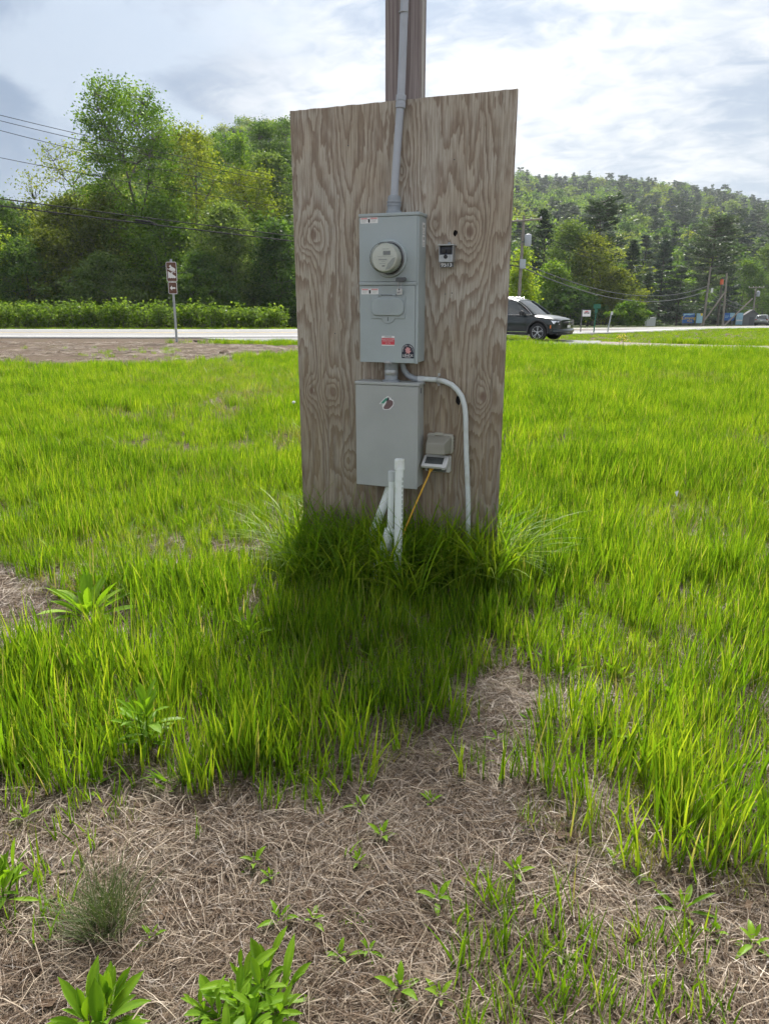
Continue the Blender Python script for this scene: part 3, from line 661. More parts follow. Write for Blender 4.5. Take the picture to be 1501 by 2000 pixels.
def build_outlets():
    # upper: smoky in-use cover, closed
    t, o = bt('outlet_cover', 'closed smoky translucent outlet cover beside the lower grey box', 'outlet', .86, 0, .711)
    B = lambda *a: MB(o).box(*a)
    part('base_plate', MB(o).prism(rrect(.790, .938, .715, .822, .012, 4), -.022, -.0005), MAT['device_beige'], t, bevel=.003)
    for k in range(5): part('edge_rib', B(.938, .9415, -.020, -.004, .730 + .017 * k, .739 + .017 * k), MAT['device_beige'], t)
    part('hinge_bar', B(.836, .884, -.034, -.0225, .816, .830), MAT['device_beige'], t, bevel=.003)
    part('bubble', MB(o).add([(.795, -.0225, .718), (.930, -.0225, .718), (.930, -.0225, .812), (.795, -.0225, .812), (.800, -.085, .716), (.905, -.085, .716), (.905, -.080, .778), (.800, -.080, .778)],
         [(4, 5, 6, 7), (0, 1, 5, 4), (1, 2, 6, 5), (2, 3, 7, 6), (3, 0, 4, 7)]), MAT['cover_clear'], t, bevel=.006, seg=3)
    part('receptacle', B(.840, .890, -.0285, -.0225, .735, .795), MAT['black'], t)
    # lower: cover propped open over the plugged-in cord
    t, o = bt('outlet_box', 'pale outlet box with its lid propped over a yellow plug', 'outlet', .86, 0, .606)
    B = lambda *a: MB(o).box(*a)
    part('base_plate', MB(o).prism(rrect(.782, .928, .607, .702, .010, 4), -.024, -.0005), MAT['device_white'], t, bevel=.003)
    part('receptacle', B(.800, .905, -.034, -.0245, .612, .668), MAT['dark_steel'], t, bevel=.002)
    for s in (.828, .880): part('socket', MB(o).lathe([(.014, 0), (.013, .003)], (s, -.034, .634), (0, -1, 0), 16), MAT['black'], t)
    m = MB(o)
    a = Vector((0, -.026, .700)); dn = Vector((0, -.070, -.047)); up = Vector((0, -.047, .070)).normalized() * .016
    def slab(x0, x1, t0, t1, u0, u1):
        q = [a + dn * t_ + up * u_ for t_, u_ in ((t0, u0), (t1, u0), (t1, u1), (t0, u1))]
        return MB(o).add([(x0, p.y, p.z) for p in q] + [(x1, p.y, p.z) for p in q], [(0, 1, 2, 3), (7, 6, 5, 4), (0, 4, 5, 1), (1, 5, 6, 2), (2, 6, 7, 3), (3, 7, 4, 0)])
    lid = part('lid', slab(.778, .922, 0, 1, -1.2, 0), MAT['device_white'], t, bevel=.004, seg=3)
    part('lid_window', slab(.795, .897, .16, .78, .02, .09), MAT['cover_window'], lid, bevel=.0005)
    part('lid_lug', slab(.896, .916, .93, 1.08, -1.1, .05), MAT['device_white'], lid, bevel=.002)
    t2, o = bt('extension_cord', 'yellow cord running from the outlet down into the grass', 'cord', .82, -.06, .634)
    part('plug', MB(o).tube([(.828, -.038, .634), (.828, -.060, .630), (.826, -.075, .618)], [.013, .013, .008], 12), MAT['cord_yellow'], t2, smooth=True)
    part('cable', MB(o).tube([(.826, -.072, .621), (.822, -.085, .600), (.800, -.115, .535), (.765, -.16, .43), (.733, -.20, .33), (.70, -.24, .22), (.67, -.28, .10), (.65, -.30, .012), (.60, -.36, .008), (.50, -.45, .006)], .0052, 10), MAT['cord_yellow'], t2, smooth=True)
build_outlets()

def build_side_conduit():
    t, o = bt('side_conduit', 'slim white conduit curving out from the upper box and down into the grass', 'conduit', .66, -.04, 0)
    pth = [(.652, -.045, 1.215), (.653, -.044, 1.190), (.660, -.042, 1.163), (.680, -.040, 1.138), (.712, -.036, 1.122), (.745, -.034, 1.117)]
    part('grey_elbow', MB(o).tube(pth, .0155, 14), MAT['fitting_grey'], t, smooth=True)
    part('end_collar', MB(o).tube([(.738, -.034, 1.1178), (.772, -.033, 1.1182)], .0178, 14), MAT['pvc_cap'], t, smooth=True)
    pth = [(.745, -.034, 1.117), (.79, -.033, 1.119), (.84, -.031, 1.117), (.885, -.030, 1.110), (.925, -.030, 1.094), (.958, -.030, 1.066), (.982, -.030, 1.034), (.998, -.030, .99), (1.006, -.030, .94), (1.012, -.03, .83), (1.018, -.03, .72), (1.028, -.03, .58), (1.038, -.03, .44), (1.043, -.032, .30), (1.048, -.04, .12), (1.05, -.05, -.05)]
    part('white_pipe', MB(o).tube(pth, .0142, 14), MAT['pvc_grey'], t, smooth=True)
    st = part('pipe_strap', MB(o).tube([(.846, -.031 + .0172 * math.sin(a), 1.116 + .0172 * math.cos(a)) for a in [-PI * .5 + k * PI * 1.0 / 10 - PI / 2 for k in range(11)]], .0032, 6), MAT['galv'], t)
    for z in (1.142, 1.090): part('strap_tab', MB(o).box(.840, .852, -.004, -.0008, z - .008, z + .008), MAT['galv'], t)
build_side_conduit()

def pipe_marks(parent, pts, r, n, mat='meter_grey', side=Vector((0, -1, 0))):
    m = MB(); rg = random.Random(5)
    for k in range(n):
        a = Vector(pts[0]).lerp(Vector(pts[1]), (k + .5) / n); u = (Vector(pts[1]) - Vector(pts[0])).normalized(); h = rg.uniform(.2, .42) * (Vector(pts[1]) - Vector(pts[0])).length / n; w = side.cross(u).normalized() * r * .16; c = a + side * (r + .0004)
        m.add([c - u * h - w, c - u * h + w, c + u * h + w, c + u * h - w], [(0, 1, 2, 3)])
    return part('print_marks', m, MAT[mat], parent)
def build_pipes():
    # the standing pipes are in front of the sheet, clear of the lower box
    def capped(name, label, P, h, r, tilt):
        t = thing(name, label, 'pipe', (P[0], P[1], 0)); d = Vector((tilt[0], tilt[1], 1))
        part('pipe', MB().tube([Vector((0, 0, -.05)), d * (h - .04)], r, 20), MAT['pvc_white'], t, smooth=True)
        pipe_marks(t, (d * .25, d * (h - .09)), r, 16, side=Vector((.75, -.66, 0))) if r > .02 else None
        q = d * (h - .055); part('cap', MB().lathe([(r * 1.0, 0), (r * 1.2, .001), (r * 1.2, .048), (r * 1.1, .056), (r * .6, .0585)], q, d, 22), MAT['pvc_cap'] if r < .018 else MAT['pvc_white'], t, smooth=True)
    capped('capped_pipe', 'taller white capped pipe standing in front of the lower grey box', (.070, 3.60), .735, .0225, (.012, .008))
    capped('capped_pipe', 'shorter white capped pipe just behind the taller one', (.020, 3.67), .655, .0165, (.030, .005))
    t = thing('drain_pipe', 'white pipe slanting down from under the lower grey box into the grass', 'pipe', tuple(BM @ Vector((.56, -.05, 0))), YAW); o = (-.56, .05, 0)
    part('pipe', MB(o).tube([(.592, -.052, .535), (.565, -.062, .44), (.515, -.095, .28), (.465, -.135, .12), (.425, -.165, -.04)], .0245, 18), MAT['pvc_white'], t, smooth=True)
    part('coupling', MB(o).tube([(.508, -.101, .258), (.482, -.122, .175)], .029, 18), MAT['pvc_white'], t, smooth=True)
    t = thing('branch_pipe', 'thick white branch pipe leaning against the two capped pipes', 'pipe', (-.03, 3.70, 0))
    part('pipe', MB().tube([(.055, -.03, .30), (.03, -.035, .235), (-.005, -.04, .13), (-.035, -.05, -.03)], .027, 16), MAT['pvc_white'], t, smooth=True)
    part('elbow', MB().tube([(.062, -.03, .33), (.056, -.03, .30), (.043, -.033, .262)], .032, 16), MAT['pvc_white'], t, smooth=True)
    t = thing('pipe_stub', 'short cut white pipe stub half hidden in the grass left of the capped pipes', 'pipe', (-.135, 3.72, 0))
    part('pipe', MB().tube([(-.02, 0, -.03), (.012, .012, .12)], .017, 14), MAT['pvc_white'], t, smooth=True)
    t = thing('wooden_stake', 'short weathered stake end at the right foot of the plywood sheet', 'stake', (.735, 3.93, 0))
    rg = random.Random(4); part('stake', MB().tube([(0, 0, -.05), (.002, .002, .08), (.008, .0, .16), (.014, 0, .19)], [.024, .022, .021, .013], 9), MAT['stake_wood'], t, smooth=True)
build_pipes()

# ================================================================== ROADSIDE: vehicles, signs, poles
def car_section(hw, zb, zt_, n=0):
    return [(0, zb + .03), (hw - .16, zb), (hw - .05, zb + .06), (hw - .015, zb + .22), (hw, zb + .42), (hw - .012, zt_ - .16), (hw - .045, zt_ - .05), (hw - .15, zt_ - .005), (hw * .5, zt_ + .022), (0, zt_ + .03)]
def loft(secs):
    """secs: list of (x, half profile); mirrored into a closed body"""
    m = MB(); vs = []; n = len(secs[0][1])
    for x, pr in secs:
        for y, z in pr: vs.append((x, y, z))
        for y, z in reversed(pr[1:-1]): vs.append((x, -y, z))
    k = 2 * n - 2; fs = []
    for i in range(len(secs) - 1):
        for j in range(k): fs.append((i * k + j, i * k + (j + 1) % k, (i + 1) * k + (j + 1) % k, (i + 1) * k + j))
    fs.append(tuple(range(k))[::-1]); fs.append(tuple((len(secs) - 1) * k + j for j in range(k)))
    return m.add(vs, fs)
def wheel(parent, x, y, side, paint):
    w = part('wheel', MB().lathe([(.225, -.10), (.30, -.11), (.338, -.10), (.348, -.06), (.348, .06), (.338, .10), (.30, .11), (.225, .10)], (x, y, .348), (0, side, 0), 32), MAT['rubber'], parent, smooth=True)
    part('rim', MB().lathe([(.235, .060), (.237, .098), (.228, .104), (.218, .098), (.212, .060)], (x, y, .348), (0, side, 0), 32), MAT['alloy'], w, smooth=True)
    part('hub_well', MB().lathe([(.215, .02), (.215, .045)], (x, y, .348), (0, side, 0), 24), MAT['car_trim'], w)
    for k in range(5):
        m = MB()
        for da in (-.16, .16):
            a = 2 * PI * k / 5 + .3; b = a + da
            p0 = Vector((x + .05 * math.cos(a), y + side * .085, .348 + .05 * math.sin(a))); p1 = Vector((x + .222 * math.cos(b), y + side * .095, .348 + .222 * math.sin(b)))
            m.tube([p0, p1], [.017, .013], 6)
        part('spoke', m, MAT['alloy'], w)
    part('hub_cap', MB().lathe([(.055, .075), (.052, .100), (.03, .104)], (x, y, .348), (0, side, 0), 16), MAT['alloy'], w, smooth=True)
def build_car(name, label, loc, rz, paint):
    t = thing(name, label, 'car', loc, rz)
    #        x      hw    zb    top
    st = [(-2.24, .70, .48, .92), (-2.20, .80, .42, .98), (-2.05, .875, .33, 1.02), (-1.75, .905, .27, 1.035), (-1.3, .915, .25, 1.03), (-.5, .918, .24, 1.01), (.3, .918, .24, .995), (.85, .915, .245, .995),
          (1.0, .913, .25, 1.005), (1.35, .908, .26, .985), (1.65, .890, .27, .945), (1.90, .855, .28, .895), (2.08, .79, .30, .84), (2.18, .71, .34, .77), (2.235, .62, .40, .70)]
    me = mesh_of('body', loft([(x, car_section(hw, zb, zz)) for x, hw, zb, zz in st]), MAT[paint], True)
    body = part('body', me, None, t, smooth=True)
    cm = mesh_of('cut', MB().cyl((1.35, -1.2, .36), (1.35, 1.2, .36), .405, n=36).cyl((-1.33, -1.2, .36), (-1.33, 1.2, .36), .405, n=36), None)
    co_ = bpy.data.objects.new('cut', cm); C.objects.link(co_); co_.parent = t
    md = body.modifiers.new('b', 'BOOLEAN'); md.object = co_; md.operation = 'DIFFERENCE'; md.solver = 'EXACT'
    bpy.context.view_layer.update()
    new = bpy.data.meshes.new_from_object(body.evaluated_get(bpy.context.evaluated_depsgraph_get())); body.modifiers.clear(); body.data = new
    new.materials.clear(); new.materials.append(MAT[paint]); bpy.data.objects.remove(co_)
    try: new.set_sharp_from_angle(angle=R(38))
    except Exception: pass
    part('wheel_liner', MB().box(.96, 1.74, -.70, .70, .34, .80), MAT['car_trim'], t); part('wheel_liner', MB().box(-1.72, -.94, -.70, .70, .34, .80), MAT['car_trim'], t)
    # cabin: glass all round with roof, pillars and trim laid over it
    def cab(x, zb, ztp, wb, wt): return [(0, zb - .03), (wb, zb - .02), (wb - .002, zb + .04), ((wb + wt) / 2 + .012, (zb + ztp) / 2), (wt + .015, ztp - .06), (wt - .07, ztp - .012), (wt * .5, ztp + .012), (0, ztp + .016)]
    cs = [(-2.16, 1.00, 1.06, .70, .66), (-2.02, 1.01, 1.34, .80, .66), (-1.80, 1.01, 1.565, .835, .63), (-1.2, 1.01, 1.635, .85, .64), (-.5, 1.0, 1.655, .855, .65), (.1, .99, 1.625, .855, .64), (.38, .985, 1.545, .85, .62), (.72, .985, 1.33, .845, .66), (1.00, .985, 1.12, .83, .70), (1.14, .985, 1.02, .80, .74)]
    part('windows', loft([(c_[0], cab(*c_)) for c_ in cs]), MAT['car_glass'], t, smooth=True)
    rs = [(x, [(0, z2 - .01), (w2 - .03, z2 - .035), (w2 + .018, z2 - .055), (w2 + .01, z2 - .030), (w2 - .06, z2 + .006), (w2 * .5, z2 + .026), (0, z2 + .03)]) for x, z1_, z2, w1, w2 in cs[2:7]]
    part('roof', loft(rs), MAT[paint], t, smooth=True)
    for sd in (-1, 1):
        P = lambda x, z, w: (x, sd * w, z)
        part('front_pillar', MB().tube([P(1.14, 1.0, .805), P(1.0, 1.115, .775), P(.72, 1.32, .705), P(.38, 1.525, .645)], .042, 8), MAT[paint], t, smooth=True)
        part('middle_pillar', MB().tube([P(-.22, .98, .858), P(-.28, 1.30, .775), P(-.32, 1.60, .67)], .040, 8), MAT['car_trim'], t, smooth=True)
        part('rear_pillar', MB().tube([P(-1.75, .99, .845), P(-1.70, 1.30, .765), P(-1.55, 1.57, .66)], .085, 8), MAT[paint], t, smooth=True)
        part('tail_pillar', MB().tube([P(-2.12, 1.0, .76), P(-2.0, 1.32, .70), P(-1.78, 1.54, .63)], .06, 8), MAT[paint], t, smooth=True)
        part('window_trim', MB().tube([P(1.08, 1.005, .862), P(.3, 1.005, .880), P(-.6, 1.015, .882), P(-1.75, 1.03, .872)], .014, 6), MAT['chrome'], t, smooth=True)
        part('window_trim', MB().tube([P(1.04, 1.03, .848), P(.76, 1.26, .755), P(.44, 1.47, .69), P(.10, 1.575, .668), P(-.6, 1.60, .672), P(-1.5, 1.56, .66)], .011, 6), MAT['chrome'], t, smooth=True)
        part('roof_rail', MB().tube([P(.05, 1.655, .60), P(-.6, 1.69, .60), P(-1.6, 1.63, .59)], .016, 6), MAT['chrome'], t, smooth=True)
        part('door_seam', MB().tube([P(.82, .45, .918), P(.86, .75, .917), P(.92, .97, .900)], .006, 5), MAT['car_trim'], t); part('door_seam', MB().tube([P(-.26, .42, .921), P(-.26, .97, .905)], .006, 5), MAT['car_trim'], t)
        part('door_handle', MB().box(-.14, .06, sd * .915 - .012, sd * .915 + .012, .86, .885), MAT['chrome'], t, bevel=.006)
        part('side_moulding', MB().box(-.85, .92, sd * .915 - .012, sd * .915 + .012, .345, .365), MAT['chrome'], t); part('sill', MB().box(-.92, .94, sd * .895 - .03, sd * .895 + .03, .235, .335), MAT['car_trim'], t, bevel=.01)
        for x in (1.35, -1.33):
            part('arch_trim', MB().tube([(x + .43 * math.cos(a), sd * .905, .36 + .43 * math.sin(a)) for a in [R(-8) + k * R(196) / 16 for k in range(17)]], .035, 8), MAT['car_trim'], t, smooth=True)
        m = part('mirror', MB().lathe([(.03, -.10), (.085, -.08), (.10, 0), (.085, .07), (.04, .09)], (.70, sd * 1.03, 1.075), (0, sd, .05), 14), MAT['car_trim'], t, smooth=True)
        part('mirror_stalk', MB().tube([(.72, sd * .88, 1.0), (.71, sd * .99, 1.03)], .028, 8), MAT['car_trim'], m)
        h = part('headlight', MB().add([(1.86, sd * .868, .80), (2.145, sd * .715, .765), (2.205, sd * .50, .745), (2.225, sd * .50, .655), (2.175, sd * .715, .655), (1.97, sd * .845, .675), (1.80, sd * .70, .80), (2.0, sd * .5, .75), (2.0, sd * .5, .66), (1.85, sd * .7, .67)],
                                       [(0, 1, 4, 5), (1, 2, 3, 4), (0, 6, 7, 2, 1), (5, 4, 3, 8, 9), (0, 5, 9, 6), (2, 7, 8, 3)]), MAT['chrome'], t, bevel=.006)
        part('headlight_lens', MB().lathe([(.035, 0), (.030, .012)], (2.115, sd * .735, .71), (.75, sd * .65, 0), 14), MAT['car_glass'], h)
        part('side_marker', MB().box(1.845, 1.885, sd * .868 - .02, sd * .868 + .022, .50, .62), MAT['orange'], t, bevel=.006)
        part('fog_lamp', MB().lathe([(.05, 0), (.045, .015)], (2.125, sd * .70, .44), (.85, sd * .5, 0), 14), MAT['chrome'], t)
        part('tail_lamp', MB().box(-2.23, -2.02, sd * .72 - .12, sd * .72 + .12, .86, .99), MAT['lamp_red'], t, bevel=.02)
    for z in (.735, .675): part('grille_bar', MB().tube([(2.205, -.50, z), (2.262, -.25, z), (2.275, 0, z), (2.262, .25, z), (2.205, .50, z)], .015, 6), MAT['chrome'], t, smooth=True)
    part('grille', MB().tube([(2.195, -.50, .705), (2.245, -.25, .705), (2.256, 0, .705), (2.245, .25, .705), (2.195, .50, .705)], .052, 8), MAT['car_trim'], t, smooth=True)
    part('badge', MB().lathe([(.062, 0), (.058, .02)], (2.278, 0, .705), (1, 0, 0), 20), MAT['chrome'], t, smooth=True)
    part('number_plate', MB().box(2.272, 2.282, -.155, .155, .52, .615), MAT['sign_white'], t); part('rear_plate', MB().box(-2.262, -2.25, -.155, .155, .74, .84), MAT['sign_white'], t)
    part('front_bumper', MB().tube([(1.95, -.87, .40), (2.12, -.76, .40), (2.25, -.45, .40), (2.285, 0, .40), (2.25, .45, .40), (2.12, .76, .40), (1.95, .87, .40)], .085, 10), MAT[paint], t, smooth=True)
    part('lower_intake', MB().tube([(2.06, -.80, .31), (2.22, -.48, .31), (2.25, 0, .31), (2.22, .48, .31), (2.06, .80, .31)], .06, 8), MAT['car_trim'], t, smooth=True)
    part('intake_strip', MB().tube([(2.16, -.74, .375), (2.24, -.50, .33), (2.30, 0, .325), (2.24, .50, .33), (2.16, .74, .375)], .013, 6), MAT['chrome'], t, smooth=True)
    part('rear_bumper', MB().tube([(-2.05, -.86, .45), (-2.2, -.72, .45), (-2.28, 0, .45), (-2.2, .72, .45), (-2.05, .86, .45)], .10, 8), MAT['car_trim'], t, smooth=True)
    for x in (1.35, -1.33):
        for sd in (-1, 1): wheel(t, x, sd * .80, sd, paint)
    return t
build_car('parked_suv', 'dark green SUV stopped on the drive, half hidden by the plywood sheet', (5.42, 30.2, .03), R(-35), 'car_green')
_p = at(1486, 637, 112); build_car('parked_suv', 'distant silver SUV seen from behind by the far right edge', (_p.x, _p.y, ztf(_p.x, _p.y)), R(58), 'car_silver')

def build_brown_sign():
    D = 29.5; p = gnd(345, 668); D = p[1]
    a, b = at(334, 514, D), at(341, 550, D); t = thing('recreation_sign', 'brown boat-ramp road sign with arrow panel on a leaning post', 'road sign', (p[0], p[1], 0))
    lean = (at(338, 570, D).x - p[0]) / at(338, 570, D).z
    part('post', MB().box(-.028, .028, 0, .02, -.3, 3.1).box(-.042, -.028, -.018, .02, -.3, 3.1).box(.028, .042, -.018, .02, -.3, 3.1), MAT['galv'], t)
    def panel(zc, w, h):
        q = part('panel', MB().prism(rrect(-w / 2, w / 2, zc - h / 2, zc + h / 2, .05), -.032, -.022), MAT['sign_white'], t)
        part('brown_field', MB().prism(rrect(-w / 2 + .018, w / 2 - .018, zc - h / 2 + .018, zc + h / 2 - .018, .035), -.036, -.033), MAT['sign_brown'], q); return q
    zt_, zb = 3.02, 2.36; q = panel(2.64, .40, .72)
    W = lambda pts: part('white_mark', MB().prism(pts, -.040, -.037), MAT['sign_white'], q)
    W([(-.13, 2.72), (-.03, 2.80), (-.09, 2.84), (-.02, 2.90), (.0, 2.84), (.145, 2.75), (.15, 2.66)])       # boat
    W([(-.155, 2.735), (-.145, 2.76), (.15, 2.63), (.15, 2.60)])                                               # trailer
    W([(-.14, 2.66), (.15, 2.47), (.15, 2.42), (.11, 2.40), (.07, 2.42), (.03, 2.40), (-.01, 2.42), (-.05, 2.40), (-.09, 2.42), (-.14, 2.40)])   # ramp over the water
    part('white_mark', MB().lathe([(.035, 0), (.035, .003)], (.01, -.0375, 2.605), (0, -1, 0), 16), MAT['sign_white'], q); part('brown_mark', MB().lathe([(.015, 0), (.015, .002)], (.01, -.041, 2.605), (0, -1, 0), 12), MAT['sign_brown'], q)
    q = panel(2.04, .34, .44)
    W([(-.11, 2.04), (-.02, 2.13), (-.02, 2.07), (.11, 2.07), (.11, 2.01), (-.02, 2.01), (-.02, 1.95)])
    sh = Matrix.Identity(4); t.rotation_euler = (0, math.atan(lean), 0)
build_brown_sign()

def build_small_signs():
    p = at(1133, 641, 38); t = thing('yard_sign', 'small white sign with red and black emblem on a thin post', 'sign', (p.x, p.y, ztf(p.x, p.y)))
    z0 = at(1133, 618, 38).z; z1 = at(1133, 604, 38).z; w = at(1152, 610, 38).x - p.x
    part('post', MB().box(-.03, .02, -.02, .02, -.3, z1 + .02), MAT['sign_post'], t); q = part('panel', MB().box(.02, w, -.015, .015, z0, z1), MAT['sign_white'], t)
    m = (w + .02) / 2; h = z1 - z0; part('header', MB().box(.02, w, -.018, -.0155, z1 - h * .12, z1), MAT['sticker_navy'], q)
    part('red_emblem', MB().prism([(m - w * .30, z0 + h * .55), (m - w * .15, z0 + h * .72), (m + w * .1, z0 + h * .76), (m + w * .32, z0 + h * .62), (m + w * .1, z0 + h * .64), (m - w * .1, z0 + h * .60)], -.019, -.0155), MAT['sticker_red'], q)
    part('black_emblem', MB().prism([(m - w * .32, z0 + h * .50), (m, z0 + h * .56), (m + w * .34, z0 + h * .52), (m + w * .30, z0 + h * .38), (m, z0 + h * .44), (m - w * .24, z0 + h * .38)], -.019, -.0155), MAT['black'], q)
    p = at(1158, 642, 37); t = thing('street_name_sign', 'green street name blade on a thin post beside the white sign', 'sign', (p.x, p.y, ztf(p.x, p.y)))
    z1 = at(1158, 602, 37).z; part('post', MB().cyl((0, 0, -.3), (.06, 0, z1), .03, n=8), MAT['sign_green'], t)
    part('blade', MB().box(-.10, .26, -.01, .01, z1 - .02, z1 + .20), MAT['sign_green'], t); part('cross_blade', MB().box(.05, .07, -.2, .25, z1 - .22, z1 - .03), MAT['sign_green'], t)
    p = at(1184, 642, 37); t = thing('marker_post', 'slim pale leaning marker post right of the green street sign', 'post', (p.x, p.y, ztf(p.x, p.y)))
    part('post', MB().cyl((0, 0, -.3), (.16, 0, 1.05), .035, n=8), MAT['galv'], t); part('reflector', MB().box(.12, .22, -.045, -.036, .90, 1.06), MAT['sign_white'], t)
build_small_signs()

POLES = {}
def pole(key, label, base, top, D, arm=None, trans=False, mat='pole_wood', r=.15):
    b = at(*base, D); tp = at(*top, D); b.z = ztf(b.x, b.y)
    t = thing('utility_pole', label, 'utility pole', b, 0, 'utility poles along the road'); v = tp - b
    part('pole', MB().tube([-v.normalized() * .6, v * .5, v], [r, r * .88, r * .72], 12), MAT[mat], t, smooth=True)
    if arm:
        av = Vector((.80, -.60, 0)) * arm
        part('cross_arm', MB().tube([v * .965 - av + Vector((.0, -.14, 0)), v * .965 + av + Vector((.0, -.14, 0))], .07, 6), MAT[mat], t)
        for k in (-.95, -.4, .4, .95): part('insulator', MB().lathe([(.05, 0), (.07, .05), (.04, .10), (.05, .15)], v * .965 + av * k + Vector((0, -.14, .06)), n=8), MAT['sign_white'], t, smooth=True)
    if trans:
        part('transformer', MB().lathe([(.24, 0), (.27, .04), (.27, .80), (.22, .88), (.10, .92)], v * .74 + Vector((.42, -.1, 0)), n=16), MAT['conduit_grey'], t, smooth=True)
        part('transformer_bracket', MB().box(v.x * .76 - .1, v.x * .76 + .3, -.14, -.06, v.z * .76 + .1, v.z * .76 + .2), MAT['dark_steel'], t)
    POLES[key] = (b, v); return t
t1 = pole('p1', 'utility pole with cross-arm and pale transformer just right of the plywood sheet', (1009, 636), (1022, 423), 60, arm=1.5, trans=True)
part('meter_box', MB().box(-.1, .35, -.35, -.15, 4.6, 5.3), MAT['conduit_grey'], t1)
t2 = pole('p2', 'leftmost bare utility pole beside the far campground billboards', (1371, 639), (1386, 521), 101)
part('cable_box', MB().box(.4, .65, -.25, -.1, 4.4, 5.0), MAT['sign_white'], t2)
t3 = pole('p3', 'tall braced utility pole right of the orange-topped one', (1409, 639), (1418, 533), 103)
t4 = pole('p4', 'dark utility pole with orange marker near its top', (1399, 639), (1409, 541), 105, mat='bark', r=.17)
b, v = POLES['p4']; part('orange_marker', MB().tube([v * .85, v * .95], .22, 12), MAT['orange_red'], t4, smooth=True)
t5 = pole('p5', 'smaller utility pole with cross-arm and transformer near the grey shed', (1466, 637), (1475, 559), 128, arm=1.2, trans=True)
t6 = pole('p6', 'farthest thin utility pole at the right edge above the distant SUV', (1491, 630), (1499, 578), 150, r=.14)
p0 = Vector((-33, 42.6, 0)); bz = p0
t0 = thing('utility_pole', 'near utility pole beyond the left edge holding the wires over the road', 'utility pole', bz, 0, 'utility poles along the road')
part('pole', MB().tube([(0, 0, -.6), (0, 0, 6), (0, 0, 14.2)], [.17, .15, .12], 12), MAT['pole_wood'], t0, smooth=True); POLES['p0'] = (bz, Vector((0, 0, 14.2)))
part('cross_arm', MB().tube([(-1.2, .9, 13.9), (1.2, -.9, 13.9)], .07, 6), MAT['pole_wood'], t0)
def brace(name, label, a, b, D):
    p, q = at(*a, D), at(*b, D); q.z = ztf(q.x, q.y); t = thing(name, label, 'brace', q); part('brace', MB().tube([p - q, Vector((0, 0, 0)), (q - p).normalized() * .4], .11, 8), MAT['pole_wood'], t, smooth=True)
brace('pole_brace', 'slanting brace leaning left from the tall pole by the campground billboards', (1414, 571), (1366, 639), 102.6)
brace('pole_brace', 'long slanting brace crossing in front of the blue billboards', (1468, 583), (1412, 639), 112)

